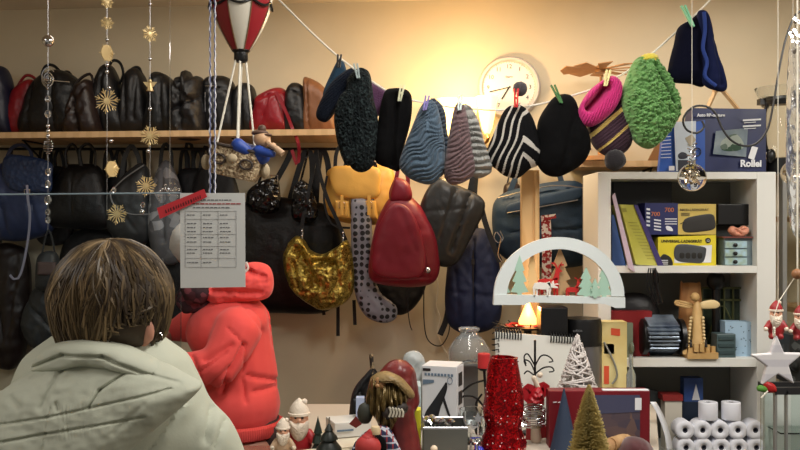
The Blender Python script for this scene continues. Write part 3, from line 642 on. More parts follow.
hat('fleece_hat', 'navy fleece hat with royal blue edge pegged highest at the right', [
    ('crown', [(678, 28), (690, 20), (704, 12), (708, 40), (706, 65), (704, 86), (690, 84), (676, 83), (668, 80), (669, 64), (674, 44)], -.03, .04, nf, dict(disp=fine)),
    ('turned_side', [(697, 16), (702, 10), (708, 15), (713, 36), (719, 58), (726, 80), (726, 90), (717, 91), (702, 82), (700, 50)], -.05, .03, M('navy_fleece_light', (14, 22, 56), .9, spec=.2), dict(disp=fold([(712, 40, 720, 85, 2, .008)])))], trim)
peg(339, 61, (20, 20, 22), .1, 'black clothespin on the small teal hat', .04)
peg(357, 71, (150, 165, 165), -.2, 'pale grey clothespin on the tweed hat', .045, -.07)
peg(401, 93, (190, 190, 160), .2, 'cream clothespin on the narrow black hat', .05, -.06)
peg(426, 103, (120, 110, 170), .2, 'violet clothespin on the slate beanie', .045, -.1)
peg(460, 103, (200, 215, 215), .1, 'pale blue clothespin on the mauve brown beanie', .045, -.08)
peg(516, 98, (190, 30, 34), 0, 'red clothespin on the striped beanie', .055, -.09)
peg(557, 94, (60, 110, 60), -.45, 'dark green clothespin on the black fleece hat', .06, -.08)
peg(607, 78, (220, 210, 150), .2, 'cream yellow clothespin on the magenta bobble hat', .05, -.08)
peg(688, 16, (120, 190, 150), -.45, 'mint green clothespin on the navy fleece hat', .07, -.07)

# ---------------------------------------------------------------- hanging straw star garlands
OY = 2.2
silver = M('silver_bead', (210, 210, 212), .12, 1)
crystal = M('crystal_bead', (245, 247, 250), .04, trans=.95, ior=1.45)
def star(m, c, r, n=16, ry=0, inner=.25, mi=0):
    R = Matrix.Rotation(ry, 3, 'Z')
    for k in range(n):
        a = 2*PI*k/n+.1; L = r*(1 if k % 2 == 0 else .8)
        d = R@Vector((math.cos(a), 0, math.sin(a))); m.tube([c+d*r*.1, c+d*L*.6, c+d*L], [.0014, .0017, .0009], 5, mi=mi)
        if k % 2 == 0:
            for s in (-1, 1):
                a2 = a+s*.2; d2 = R@Vector((math.cos(a2), 0, math.sin(a2))); m.tube([c+d*L*.55, c+d2*L*.85], .0013, 4, mi=mi)
    m.lathe([(0, -.002), (r*.24, -.0015), (r*.24, .0015), (0, .002)], c, 20, mi, 'Y', rotm=R)
def garland(name, label, x, yb, items, cat='hanging ornament'):
    t = T(name, label, cat); m = MB()
    top = at(x, 0, OY); top.z = HC
    m.tube([top, at(x, yb, OY)], .0005, 4); m.put('thread', steel, t)
    for it in items:
        k, y = it[0], it[1]; dx = it[3] if len(it) > 3 else 0
        c = at(x+dx, y, OY); m = MB()
        if k == 'star': star(m, c, it[2]/F*OY, 14, it[4] if len(it) > 4 else 0); m.put('straw_star', gold, t)
        elif k == 'bead': m.ball(c, it[2]/F*OY, 12); m.put('bead', silver, t)
        elif k == 'crystal': m.ball(c, (it[2]/F*OY, it[2]/F*OY*.7, it[2]/F*OY*1.25), 8); m.put('crystal_bead', crystal, t, smooth=False)
        elif k == 'disc':
            m.lathe([(0, -.002), (it[2]/F*OY, -.001), (it[2]/F*OY, .001), (0, .002)], c, 14, 0, 'Y', rotm=Matrix.Rotation(1.1, 3, 'Z')); star(m, c, it[2]/F*OY*1.2, 12, 1.0); m.put('straw_star', gold, t)
        elif k == 'angel':
            r = it[2]/F*OY; m.lathe([(r*.7, -r*1.4), (r*.2, .3*r), (0, .3*r)], c, 10); m.ball(c+Vector((0, 0, r*.6)), r*.35, 10); m.prism([(x+dx-7, y-2), (x+dx+7, y-2), (x+dx+3, y+3), (x+dx-3, y+3)], PL(OY), .002); m.put('straw_angel', gold, t)
    return t
garland('straw_star_garland', 'long garland of golden straw stars hanging left, its lowest star above the coat', 107, 215, [('star', 2, 7, 0, .7), ('star', 23, 7, 0, .4), ('bead', 40, 2), ('disc', 53, 8), ('bead', 65, 2), ('bead', 72, 2), ('star', 101, 13), ('bead', 88, 2, 2), ('bead', 141, 2, 4), ('disc', 169, 8, 5), ('crystal', 190, 2.5, 7), ('star', 214, 11, 10)])
t = garland('straw_star_garland', 'second garland of golden straw stars, hanging just left of the red tape', 150, 205, [('bead', 4, 2), ('star', 34, 9, 0, .8), ('bead', 59, 2), ('angel', 84, 5), ('bead', 109, 2), ('star', 136, 11), ('bead', 151, 2, -2), ('star', 186, 11, -4), ('crystal', 205, 2.5, -7), ('bead', 212, 2.5, -8)])
t = garland('spiral_mobile', 'silver spiral mobile with crystal drops hanging at the far left', 48, 230, [('bead', 41, 6), ('crystal', 99, 3), ('crystal', 114, 3.5), ('bead', 126, 2), ('bead', 131, 2), ('bead', 136, 2), ('crystal', 172, 3, 0), ('crystal', 184, 3), ('crystal', 200, 3.8), ('crystal', 212, 3), ('crystal', 220, 3)])
m = MB(); pts = []
for k in range(60):
    a = k*.27; r = 1.2+k*.11; pts.append(at(48+math.cos(a)*r*.8, 79+math.sin(a)*r*1.1, OY))
m.tube(pts, .0016, 5)
m.tube(P3([(48, 90), (42, 78), (44, 70), (50, 67), (54, 72)], OY), .0014, 5, sub=16); m.put('silver_spiral', silver, t)
m = MB()
for k in range(7):
    r = [2, 4, 5, 5.2, 5, 4, 2][k]; y = 139+k*2.4
    m.tube([at(48+math.cos(a)*r, y, OY+math.sin(a)*r/F*OY) for a in [j*PI/6 for j in range(12)]], .0012, 4, closed=True)
m.put('wire_cage', silver, t)

# ---------------------------------------------------------------- hot air balloon ornament
BY = 2.3
t = T('hot_air_balloon_ornament', 'hanging red and cream hot air balloon with wicker basket', 'ornament')
bc = at(241, 0, BY); px = BY/F
prof = [(8.5, -51), (13, -44), (20, -32), (26.5, -18), (30.5, -5), (31.5, 8), (30, 24), (24, 42), (14, 54), (0, 58)]
prof = catmull([(a, b) for a, b in prof], 30, False)
bal = MB(); n = 48; ml = []
for p in range(len(prof)): pass
pr = [(max(p.x, 0)*px, p.y*px) for p in prof]
bal.lathe(pr, bc, n); bal.v = [v for v in bal.v]
ml = []
for i in range(len(pr)-1):
    for j in range(n):
        ml.append(1-((j+2)//6) % 2)
ml += [0]*(len(bal.f)-len(ml)); bal.m = ml
bal.put('balloon_envelope', [M('balloon_red', (138, 30, 38), .3), M('balloon_cream', (212, 206, 190), .35)], t)
m = MB()
for k in range(8):
    a0 = (k*6-2)*2*PI/n; q = []
    for s in range(9):
        a = a0+s/8*6*2*PI/n; r = 30.6*px+.002; q.append(bc+Vector((math.cos(a)*r, math.sin(a)*r, (-5-4.5*math.sin(s/8*PI))*px)))
    m.tube(q, .0034, 6)
m.put('garland_trim', blkp, t)
m = MB()
for k in range(8):
    a = (k*6-2)*2*PI/n; m.tube([bc+Vector((math.cos(a)*(r+.001), math.sin(a)*(r+.001), z)) for r, z in pr[::2]], .0016, 5)
m.put('seam', M('balloon_seam', (120, 90, 60), .5), t)
m = MB(); m.lathe([(6*px, -62*px), (7*px, -60*px), (7*px, -53*px), (9*px, -51*px), (9*px, -49*px)], bc, 20); m.put('burner_collar', blkp, t)
m = MB()
for x, y, dy in ((216, 147, -.03), (237, 148, -.04), (255, 150, .03), (238, 146, .04)):
    m.tube([bc+Vector(((-4 if x < 230 else (4 if x > 245 else 0))*px, dy*.3, -58*px)), at(x, y, BY+dy)], .0028, 6)
m.put('rope', stringm, t)
m = MB(); a = at(250, -64, BY); a.x = bc.x; b = a.copy(); b.z = HC; m.tube([a, b], .0015); m.put('thread', stringm, t)
wick = M('wicker', (120, 98, 72), .7, kind='voronoi', col2=(196, 176, 142), cscale=170, cuts=(.3, .7), bump='voronoi', scale=150, bs=1, bd=.004)
m = MB(); c0 = at(236, 163, BY); R = Matrix.Rotation(.22, 3, 'Y')
rings = []
for h, a, b in ((-.038, .058, .04), (-.024, .064, .046), (0, .068, .048), (.03, .066, .046), (.034, .066, .046)):
    for j in range(28):
        q = 2*PI*j/28; e = .5; cx = abs(math.cos(q))**e*math.copysign(1, math.cos(q)); sx = abs(math.sin(q))**e*math.copysign(1, math.sin(q))
        m.v.append(c0+R@Vector((cx*a, sx*b, h)))
m.f = [(i*28+j, i*28+(j+1) % 28, (i+1)*28+(j+1) % 28, (i+1)*28+j) for i in range(4) for j in range(28)]+[tuple(range(28))[::-1], tuple(range(112, 140))]; m.m = [0]*len(m.f)
m.put('basket', wick, t)
m = MB(); m.tube([c0+R@Vector((math.copysign(abs(math.cos(q))**.5, math.cos(q))*.069, math.copysign(abs(math.sin(q))**.5, math.sin(q))*.049, .036)) for q in [2*PI*j/28 for j in range(28)]], .004, 6, closed=True)
for sx in (-.035, .035): m.tube([c0+R@Vector((sx+math.cos(q)*.016, -.05, math.sin(q)*.012)) for q in [2*PI*j/12 for j in range(12)]], .003, 5, closed=True)
m.put('basket_rim', M('dark_braid', (52, 42, 36), .6), t)
for p_, r_ in ((at(206, 162, BY), (.012, .02, .02)), (at(265, 171, BY), (.013, .02, .02)), (c0+Vector((0, -.055, .008)), (.014, .01, .012))): MB().ball(p_, r_, 12).put('sandbag', M('sandbag_beige', (168, 152, 124), .8), t)
# figure in the basket
t2 = T('toy_figure', 'small blue coated toy figure looking through telescope in basket', 'figurine')
m = MB(); m.cap(at(244, 154, BY-.01), at(262, 156, BY-.02), .03, .022); m.cap(at(258, 150, BY-.04), at(272, 154, BY-.05), .013, .01); m.cap(at(246, 150, BY-.04), at(238, 145, BY-.04), .014, .018); m = m.blend(.003, 4); m.put('body', M('figure_blue', (34, 66, 146), .5), t2)
m = MB(); m.ball(at(262, 139, BY-.03), (.022, .022, .021), 18); m.ball(at(268, 142, BY-.04), .008, 10); m.ball(at(273, 146, BY-.05), .009, 10); m.put('head', M('figure_face', (190, 152, 116), .5), t2)
m = MB(); m.ball(at(260, 133, BY-.03), (.022, .02, .008), 16); m.ball(at(262, 129, BY-.03), (.011, .011, .011), 12); m.ball(at(267, 135, BY-.035), (.014, .014, .004), 12); m.put('cap', M('figure_cap', (84, 60, 48), .6), t2)
m = MB(); m.tube([at(268, 143, BY-.05), at(277, 149, BY-.06)], .006, 10); m.tube([at(276, 148.5, BY-.06), at(283, 154, BY-.065)], .008, 10); m.put('telescope', M('telescope_tan', (176, 146, 116), .4), t2)
# cord at the balloon's left
cordm = M('blue_white_cord', (70, 82, 130), .6, kind='wave', col2=(210, 210, 214), cscale=60)
m = MB()
for dx in (-.006, .006):
    b = at(212.5, 195, BY-.1)+Vector((dx, 0, 0)); a = b.copy(); a.z = HC; pts = []
    for k in range(160):
        p = a.lerp(b, k/159); pts.append(p+Vector((math.cos(k*1.3)*.0012, math.sin(k*1.3)*.0012, 0)))
    m.tube(pts, .0024, 5)
m.solo('cord', cordm, 'blue and white twisted cord hanging straight beside the balloon', 'cord')

# ---------------------------------------------------------------- glass screen with notice
GY = 2.0
t = T('glass_screen', 'clear glass screen edge running behind the beige coat', 'glass screen')
g = MB(); a = at(-70, 196, GY); b = at(181, 193.5, GY)
g.box(((a.x+b.x)/2, GY, (.94+a.z)/2), (b.x-a.x, .006, a.z-.94)); g.put('pane', M('screen_glass', (228, 238, 242), .02, trans=1, ior=1.08), t, smooth=False)
m = MB(); m.tube([at(-70, 195, GY), at(181, 193, GY)], .0018, 6); m.put('polished_edge', M('glass_edge', (150, 170, 180), .2, alpha=.7), t)
t = T('paper_notice', 'grey printed notice sheet with table of text hanging before the hoodie', 'notice')
nY = 1.985
m = MB(); m.prism([(180, 193), (245, 193), (245.5, 287), (180.5, 288)], PL(nY), .0006); m.put('sheet', paper, t, smooth=False)
m = MB(); rr = random.Random(3)
for y, x0_, x1_ in ((199.5, 200, 232), (207, 193, 230)): 
    x = x0_
    while x < x1_:
        w_ = rr.uniform(1.5, 4.5); m.prism([(x, y), (x+w_, y), (x+w_, y+1.1), (x, y+1.1)], PL(nY-.001), .0003); x += w_+.9
for cx in (187, 203, 220):
    for y in (214.5, 223, 227, 231, 237, 241.5, 249, 252.5, 262):
        if cx == 220 and y > 255: continue
        x = cx
        while x < cx+rr.uniform(7, 10):
            w_ = rr.uniform(1.2, 3); m.prism([(x, y), (x+w_, y), (x+w_, y+.9), (x, y+.9)], PL(nY-.001), .0003); x += w_+.7
m.put('printed_text', M('notice_ink', (110, 112, 116), .8), t, smooth=False)
m = MB()
x = 187
while x < 237: w_ = rr.uniform(2, 5); m.prism([(x, 203.2), (x+w_, 203.2), (x+w_, 204.4), (x, 204.4)], PL(nY-.001), .0003); x += w_+.8
m.put('red_printed_text', M('red_ink', (160, 70, 70), .8), t, smooth=False)
m = MB()
for y in (211, 219, 234, 246, 258, 267): m.prism([(185, y), (236, y), (236, y+.35), (185, y+.35)], PL(nY-.001), .0003)
for x in (185, 201, 218, 236): m.prism([(x, 211), (x+.35, 211), (x+.35, 267), (x, 267)], PL(nY-.001), .0003)
m.put('table_lines', M('notice_lines', (150, 150, 152), .8), t, smooth=False)
m = MB(); m.prism([(157, 208), (204, 189), (207, 197), (160, 219)], PL(nY-.004), .002); tp = m.solo('red_tape', M('red_tape', (190, 44, 52), .4), 'red tape strip with dark writing stuck across the notice corner', 'tape', smooth=False)
m = MB(); x = 165
for k in range(15):
    w_ = rr.uniform(1.2, 2.2); y = 212.5-(x-165)*.42
    m.prism([(x, y-2.4), (x+w_*.5, y-2.8), (x+w_, y+.4), (x+w_*.4, y+.7)], PL(nY-.0055), .0003); x += w_+.9
m.put('handwriting', M('tape_ink', (60, 16, 22), .7), tp, smooth=False)

# small bits of crystal garland near the tape
m = MB()
for k in range(22):
    m.ball(at(rr.uniform(158, 180), rr.uniform(183, 200), 2.12), rr.uniform(.002, .0045), 6)
m.tube(P3([(158, 200), (165, 186), (172, 192), (179, 184)], 2.12), .0008, 4, sub=14); m.tube([at(170, 190, 2.12), Vector((at(170, 0, 2.12).x, 2.12, HC))], .0007, 4)
m.solo('crystal_sprig', crystal, 'tiny clear crystal sprig hanging just above the red tape', 'ornament', smooth=False)
# ---------------------------------------------------------------- person in the red hoodie
RY = 3.02
t = T('person', 'person in coral red hoodie and white cap busy behind the counter', 'person')
coral = M('coral_sweatshirt', (224, 76, 72), .8, bump='noise', scale=300, bs=.15, sheen=.15)
def A(x, y, dy=0): return at(x, y, RY+dy)
b = MB()
b.ball(A(206, 252, 0), (.078, .1, .115), 24); b.ball(A(197, 268, 0), (.055, .06, .06), 16)
b.cap(A(216, 275, 0), A(228, 305, 0), .055, .065); b.ball(A(181, 258, 0), .016, 10); b.cap(A(184, 250, 0), A(179.5, 258, 0), .008, .012)
b.cap(A(238, 335, 0), A(242, 410, 0), .1, .1)
for s in (-.08, .08):
    b.cap(A(250, 455, s), Vector((A(255, 0).x-.02, RY+s, .5)), .08, .06); b.cap(Vector((A(255, 0).x-.02, RY+s, .5)), Vector((A(255, 0).x, RY+s, .09)), .06, .045)
    b.cap(Vector((A(255, 0).x, RY+s, .05)), Vector((A(255, 0).x-.15, RY+s, .04)), .045, .035)
def hand(b, wr, d, up, s=1):      # palm with five fingers
    d = d.normalized(); sd = d.cross(up).normalized(); up = sd.cross(d).normalized()
    b.cap(wr, wr+d*.05*s, .024*s, .03*s)
    for i in range(4):
        k = (i-1.5); L = (.03, .034, .032, .025)[i]*s
        p = wr+d*.07*s+sd*k*.019*s; q = p+d*L-up*.008*s; r = q+d*L*.7-up*.022*s; b.cap(p-d*.02*s, q, .0095*s, .009*s, 8); b.cap(q, r, .009*s, .0075*s, 8)
    p = wr+d*.02*s-sd*.028*s; q = p+d*.03*s-sd*.02*s-up*.012*s; b.cap(p, q, .012*s, .01*s, 8); b.cap(q, q+d*.025*s-up*.01*s, .01*s, .008*s, 8)
b.cap(A(178, 362, -.17), A(163, 352, -.2), .028, .024); hand(b, A(162, 351, -.2), Vector((-1, -.2, .25)), Vector((0, -.5, 1)))
b.cap(A(172, 330, .14), A(160, 340, .1), .028, .024); hand(b, A(160, 340, .1), Vector((-1, -.3, -.2)), Vector((0, -.3, 1)))
b = b.blend(.007, 4); b.put('body', skin, t)
m = MB()
for s in (-1, 1): m.ball(A(184, 251, s*.035), (.006, .01, .007), 10)
m.put('eye', M('eye_dark', (40, 30, 26), .3), t)
m = MB(); m.ball(A(209, 250, .0), (.088, .108, .118), 28, disp=lambda d: .05*noise.noise(d*3)); m.v = [v for v in m.v]; m.put('hair', M('dark_hair', (48, 34, 30), .6, bump='wave', scale=60), t)
m = MB(); m.ball(A(200, 242, -.0), (.1, .115, .085), 28, disp=lambda d: .06*noise.noise(d*2.5)); m.put('cap', M('white_knit', (214, 206, 200), .9, bump='noise', scale=90), t)
m = MB()
m.tube([A(205+math.cos(a)*20, 296+math.sin(a)*9, math.sin(a)*-.05) for a in [2*PI*k/16 for k in range(16)]], .033, 12, closed=True); m.ball(A(188, 303, -.07), (.04, .03, .035), 14); m.ball(A(196, 292, -.1), (.05, .03, .04), 14)
s_ = m.blend(.006, 4, lambda v, n: .006*noise.noise(v*35)); s_.put('scarf', M('dark_print_scarf', (44, 20, 28), .8, kind='voronoi', col2=(110, 54, 62), cscale=50, cuts=(.5, .9)), t)
h = MB()
h.ball(A(228, 332, 0), (.14, .16, .12), 24); h.cap(A(231, 328, 0), A(238, 392, 0), .135, .13); h.ball(A(236, 405, 0), (.15, .15, .13), 24); h.cap(A(248, 332, .0), A(257, 400, 0), .085, .075)
h.ball(A(236, 320, -.02), (.12, .14, .08), 20)
h.cap(A(238, 330, -.14), A(219, 366, -.2), .078, .064); h.cap(A(219, 366, -.2), A(172, 366, -.19), .062, .04)       # near arm
h.ball(A(214, 372, -.19), (.075, .06, .05), 16)
h.cap(A(222, 325, .13), A(188, 326, .15), .075, .06); h.cap(A(190, 328, .15), A(171, 330, .14), .052, .04)      # far arm
# fold lines on the sweatshirt
FS = [(244, 345, 222, 392, 2.2, .02), (248, 376, 277, 380, 2.5, .014), (205, 392, 230, 368, 3, .014), (232, 345, 205, 360, 2.5, .014), (200, 372, 226, 352, 2, .012), (228, 328, 246, 346, 1.2, .008), (246, 346, 243, 372, 1, .007), (255, 392, 276, 386, 2.5, .012), (243, 380, 246, 402, 2, .01), (180, 358, 190, 376, 2, .01), (192, 356, 200, 378, 2, .01), (240, 300, 262, 330, 2, .006), (270, 310, 276, 345, 3, .008)]
gf = grooves(FS)
def hd(v, n):
    x, y = toPx(v); d = .005*noise.noise(v*8)+.0015*noise.noise(v*22)
    if n.y < .3: d += .85*gf(x, y)
    return d
hh = h.blend(.0075, 10, hd)
zmin = A(0, 424).z; hh.v = [Vector((v.x, v.y, max(v.z, zmin))) for v in hh.v]; hh.put('hoodie', coral, t)
m = MB(); m.tube([A(239+math.cos(a)*41, 426, 0)+Vector((0, math.sin(a)*.155, 0)) for a in [2*PI*k/36 for k in range(36)]], .016, 8, closed=True)
m.v = [Vector((v.x, v.y, (v.z-A(0, 426).z)*1.5+A(0, 426).z)) for v in m.v]; m.put('waistband', M('coral_rib', (214, 70, 66), .8, bump='wave', scale=60, bs=.6), t)
m = MB(); m.pillow([(200, 292), (215, 284), (232, 276), (240, 266), (254, 262), (268, 266), (273, 280), (271, 294), (262, 300), (240, 302), (215, 304)], PL(RY-.07), .06, .14, 110, 26, p=2.6, disp=grooves([(236, 268, 252, 270, 2, .02), (215, 290, 262, 292, 3, .018), (252, 272, 266, 276, 2.5, .014)], .01, .12)); m.put('hood', coral, t)
m = MB(); m.tube(P3([(246, 262), (248, 268), (245, 272)], RY-.13), .004, 6, sub=8); m.put('hood_lining', M('lining_white', (220, 205, 200), .8), t)
m = MB(); c = at(246, 436, RY); m.box((c.x, RY, c.z+.01), (.27, .2, .1)); m.put('trousers', M('dark_trousers', (58, 40, 38), .8), t, bevel=.04)

# ---------------------------------------------------------------- foreground person in the beige coat
PY = 1.42
t = T('person', 'person seen from behind in pale beige green coat, short brown hair', 'person')
def Q(x, y, dy=0): return at(x, y, PY+dy)
b = MB()
b.ball(Q(114, 304, 0), (.07, .085, .082), 28); b.cap(Q(118, 318, -.02), Q(115, 372, -.0), .055, .062)
b.ball(Q(122, 325, .05), (.05, .05, .055), 18)                      # jaw
b.cap(Q(120, 305, .09), Q(122, 314, .1), .01, .015); b.ball(Q(148, 330, -.045), (.011, .015, .024), 12); b.ball(Q(66, 318, .01), (.012, .018, .026), 12); b.ball(Q(140, 340, -.0), (.03, .05, .04), 16)
b.ball(Q(140, 332, .02), (.028, .05, .045), 16)
X0 = Q(110, 0).x
for s in (-1, 1):
    b.cap(Vector((X0+s*.09, PY, .85)), Vector((X0+s*.09, PY, .48)), .085, .06); b.cap(Vector((X0+s*.09, PY, .48)), Vector((X0+s*.09, PY, .09)), .055, .04)
    b.cap(Vector((X0+s*.09, PY-.03, .05)), Vector((X0+s*.09, PY+.14, .04)), .045, .035)
    b.cap(Vector((X0+s*.19, PY+.16, 1.02)), Vector((X0+s*.12, PY+.25, 1.02)), .03, .026); hand(b, Vector((X0+s*.12, PY+.25, 1.02)), Vector((-s*.4, 1, .1)), Vector((0, 0, 1)))
b.cap(Vector((X0, PY, .9)), Vector((X0, PY, 1.2)), .13, .13)
b.blend(.006, 5).put('body', skin, t)
m = MB()
for s in (-1, 1): m.ball(Q(114+s*20, 300, .088), (.009, .008, .007), 10)
m.put('eye', MC['eye_dark'], t)
m = MB(); m.cap(Q(118, 331, .098), Q(127, 331, .096), .006, .006); m.put('mouth', M('lips', (150, 80, 76), .5), t)
m = MB(); m.tube([at(157, 337+math.sin(a)*5, PY-.02)+Vector((math.cos(a)*.008, 0, 0)) for a in [2*PI*k/12 for k in range(12)]], .0015, 5, closed=True); m.put('earring', chrome, t)
# hair: cap plus locks
hairs = [M('hair_a', (84, 70, 50), .45, spec=.35), M('hair_b', (110, 92, 66), .45, spec=.4), M('hair_c', (60, 48, 36), .5, spec=.4), M('hair_d', (142, 120, 88), .45, spec=.4)]
hc = Q(112, 300, .0); er = (.092, .105, .094)
m = MB(); m.ball(hc, (er[0]*.95, er[1]*.95, er[2]*.96), 40, disp=lambda d: .04*noise.noise(d*4)); m.ball(hc+Vector((-.002, -.02, -.03)), (.086, .075, .062), 24)
rr = random.Random(11)
m.m = [2]*len(m.f)
crown = Vector((.0, -.12, 1)).normalized()
u = crown.cross(Vector((1, 0, 0))).normalized(); v_ = crown.cross(u)
def lim_(d0, front):
    if front: return 1.3
    if d0.x > .2 and d0.y < .3: return 1.98-.42*min(1, (d0.x-.2)/.25)*(1-max(0, min(1, (d0.x-.86)/.1)))
    return 2.02
for k in range(2800):
    az = rr.uniform(0, 2*PI); d0 = (u*math.cos(az)+v_*math.sin(az)); th0 = rr.uniform(.0, 1.35) if k % 3 else rr.uniform(0, .5)
    L = rr.uniform(.7, 1.15); tw = rr.uniform(-.25, .25)+.3*noise.noise(Vector((math.cos(az)*2, math.sin(az)*2, th0))); lift = rr.uniform(0, .035)+.035*noise.noise(Vector((math.cos(az)*3, math.sin(az)*3, 4)))
    pts = []
    front = d0.y > .55
    for s in range(8):
        f = s/7; th = th0+L*f; a2 = az+tw*f*f+.06*math.sin(f*5+k)
        if th > lim_(d0, front)+.1*math.sin(k): th = lim_(d0, front)+.1*math.sin(k)+.01*s
        d = crown*math.cos(th)+(u*math.cos(a2)+v_*math.sin(a2))*math.sin(th)
        q = 1+lift*math.sin(f*PI*.8+.3)+.02*noise.noise(d*5)+.01*f
        p = hc+Vector((d.x*er[0]*q, d.y*er[1]*q, d.z*er[2]*q))
        if th > 1.5: p.z -= (th-1.5)*.045; p.x += (hc.x-p.x)*.18*(th-1.5); 
        pts.append(p)
    c = noise.noise(Vector((math.cos(az)*4, math.sin(az)*4, th0*2)))+rr.uniform(-.35, .35)
    mi = 2 if c < -.2 else (0 if c < .1 else (1 if c < .36 else 3))
    w0 = rr.uniform(.0012, .0026); m.tube(pts, [w0*.7, w0, w0*1.1, w0*1.1, w0, w0*.9, w0*.6, w0*.2], 4, mi=mi)
m.put('hair', hairs, t)
# coat
coatm = M('beige_green_coat', (180, 184, 166), .7, bump='noise', scale=220, bs=.12, sheen=.1)
h = MB()
h.cap(Q(108, 420, .02), Vector((X0-.005, PY+.02, .75)), .165, .17)
h.ball(Q(106, 445, .02), (.19, .12, .1), 24)
h.cap(Q(36, 436, .02), Q(176, 442, .02), .08, .085)
h.cap(Q(186, 452, .02), Vector((Q(228, 0).x, PY+.05, 1.1)), .085, .07); h.cap(Vector((Q(228, 0).x, PY+.05, 1.1)), Vector((X0+.2, PY+.16, 1.02)), .065, .045)
h.cap(Q(24, 440, .02), Vector((Q(-24, 0).x, PY+.05, 1.1)), .09, .07); h.cap(Vector((Q(-24, 0).x, PY+.05, 1.1)), Vector((X0-.2, PY+.16, 1.02)), .065, .045)
h.cap(Q(100, 385, 0), Q(104, 430, 0), .075, .13); h.cap(Q(125, 400, 0), Q(176, 436, .01), .05, .07); h.cap(Q(80, 396, 0), Q(35, 430, .01), .05, .075)
gf2 = grooves([(215, 394, 206, 440, 3, .008), (190, 395, 150, 455, 2, .008), (225, 420, 215, 450, 2, .006)])
hh = h.blend(.008, 12, lambda v, n: .006*noise.noise(v*8)+.002*noise.noise(v*25)+(gf2(*toPx(v)) if n.y < 0 else 0)); hh.put('coat', coatm, t)
# folded hood lying on the back
HS = [(-6, 421, 60, 410, 1.2, .007), (60, 410, 172, 388, 1.2, .007), (-4, 436, 62, 424, 1.3, .009), (62, 424, 152, 411, 1.2, .007), (-4, 446, 30, 440, 1.5, .006),
      (52, 402, 60, 372, 3, .009), (60, 372, 64, 366, 2, .008), (98, 402, 104, 388, 1.4, .012), (104, 388, 126, 372, 1.4, .013), (126, 372, 150, 376, 2, .008), (150, 376, 178, 384, 1.5, .006),
      (30, 378, 62, 360, 2, .006), (20, 370, 42, 366, 2, .006), (62, 402, 62, 452, .7, .003), (15, 395, 30, 402, 3, .006), (66, 398, 70, 404, 2, .006), (126, 424, 150, 400, 3, .004), (22, 440, 34, 450, 2, .005)]
def hdisp(x, y):
    d = .6*grooves(HS)(x, y)+.004*noise.noise(Vector((x*.03, y*.04, 4)))+.0016*noise.noise(Vector((x*.11, y*.16, 7)))
    # puckered seam bands
    e = min(segd(x, y, HS[0]), segd(x, y, HS[1]), segd(x, y, HS[2]), segd(x, y, HS[3]))
    if e < 9: d += .0014*noise.noise(Vector(((x-y*.3)*.45, 2, 2)))*(1-e/9)
    return d
hood = [(36, 367), (60, 360), (90, 357), (125, 360), (155, 369), (182, 381), (196, 388), (193, 396), (176, 412), (152, 432), (130, 452), (105, 476), (60, 490), (10, 485), (-10, 450), (-10, 405), (6, 385)]
m = MB(); m.pillow(hood, PL(PY-.14), .06, .09, 300, 90, p=3.2, disp=hdisp, center=(80, 415), lean=lambda x, y: (y-420)*.0009); m.put('hood', coatm, t)
def cdisp(x, y): return grooves([(36, 366, 70, 352, 1.6, .008), (70, 352, 110, 353, 1.6, .006), (110, 353, 160, 374, 1.6, .006)])(x, y)+.004*noise.noise(Vector((x*.06, y*.08, 8)))
m = MB(); m.pillow([(32, 369), (40, 354), (50, 346), (62, 342), (88, 340), (118, 345), (140, 354), (162, 366), (180, 381), (164, 381), (140, 374), (110, 368), (80, 366), (50, 372)], PL(PY-.1), .045, .07, 220, 40, p=2.4, disp=cdisp, center=(100, 357)); m.put('collar', coatm, t)
# ---------------------------------------------------------------- boxes on top of the unit
def cbox(m, px0, py0, px1, py1, Y, dep, mi=0): return m.pbox(px0, py0, px1, py1, Y, dep, mi)
rblue = M('box_navy', (24, 36, 88), .4, col2=(18, 27, 68), cscale=6); wt = M('print_white', (222, 224, 228), .6)
def floorz(m, z):      # rest on z
    b = min(v.z for v in m.v); m.v = [v+Vector((0, 0, z-b)) for v in m.v]; return m
Yb = 2.99
t = T('product_box', 'large navy photo frame box on top of the white unit', 'box')
m = MB(); m.add([at(683, 171.5, Yb+.02), at(766, 171.5, Yb), at(766, 109, Yb), at(693, 108, Yb+.02)]+[p+Vector((0, .07, 0)) for p in [at(683, 171.5, Yb+.02), at(766, 171.5, Yb), at(766, 109, Yb), at(693, 108, Yb+.02)]], [(0, 1, 2, 3), (7, 6, 5, 4), (0, 4, 5, 1), (1, 5, 6, 2), (2, 6, 7, 3), (3, 7, 4, 0)]); m.put('carton', rblue, t, smooth=False)
yf = Yb-.0025
m = MB(); m.prism([(716, 131), (748, 128), (746, 157), (713, 154)], PL(yf+.0), .001); m.put('printed_picture', M('print_slate', (96, 112, 124), .5, col2=(130, 142, 146), cscale=20), t, smooth=False)
m = MB(); m.pillow([(722, 150), (721, 142), (728, 136), (736, 134), (742, 140), (744, 147), (736, 151)], PL(yf-.001), .001, .0005, 24, 3); m.put('printed_birds', M('print_birds', (150, 160, 150), .6, kind='voronoi', col2=(40, 70, 50), cscale=60), t, smooth=False)
m = MB(); m.text('Rollei', .031, at(740, 166.5, yf-.001), bold=.0012); m.text('Auto RP-capture', .0135, at(697, 116.5, yf+.006), bold=.0006); m.v = [Vector((v.x, v.y-.002, v.z)) for v in m.v]; m.put('lettering', wt, t, smooth=False)
m = MB()
for y in (119.5, 125.5):
    m.prism([(743, y), (761, y-1), (761, y+.6), (743, y+1.8)], PL(yf-.001), .0005); m.prism([(744, y+3), (756, y+2.2), (756, y+2.9), (744, y+3.7)], PL(yf-.001), .0005)
m.prism([(752, 146), (758, 147.5), (754, 160), (748, 158)], PL(yf-.001), .001); m.put('white_print', wt, t, smooth=False)
t = T('product_box', 'blue and white gadget box leaning before the large navy box', 'box')
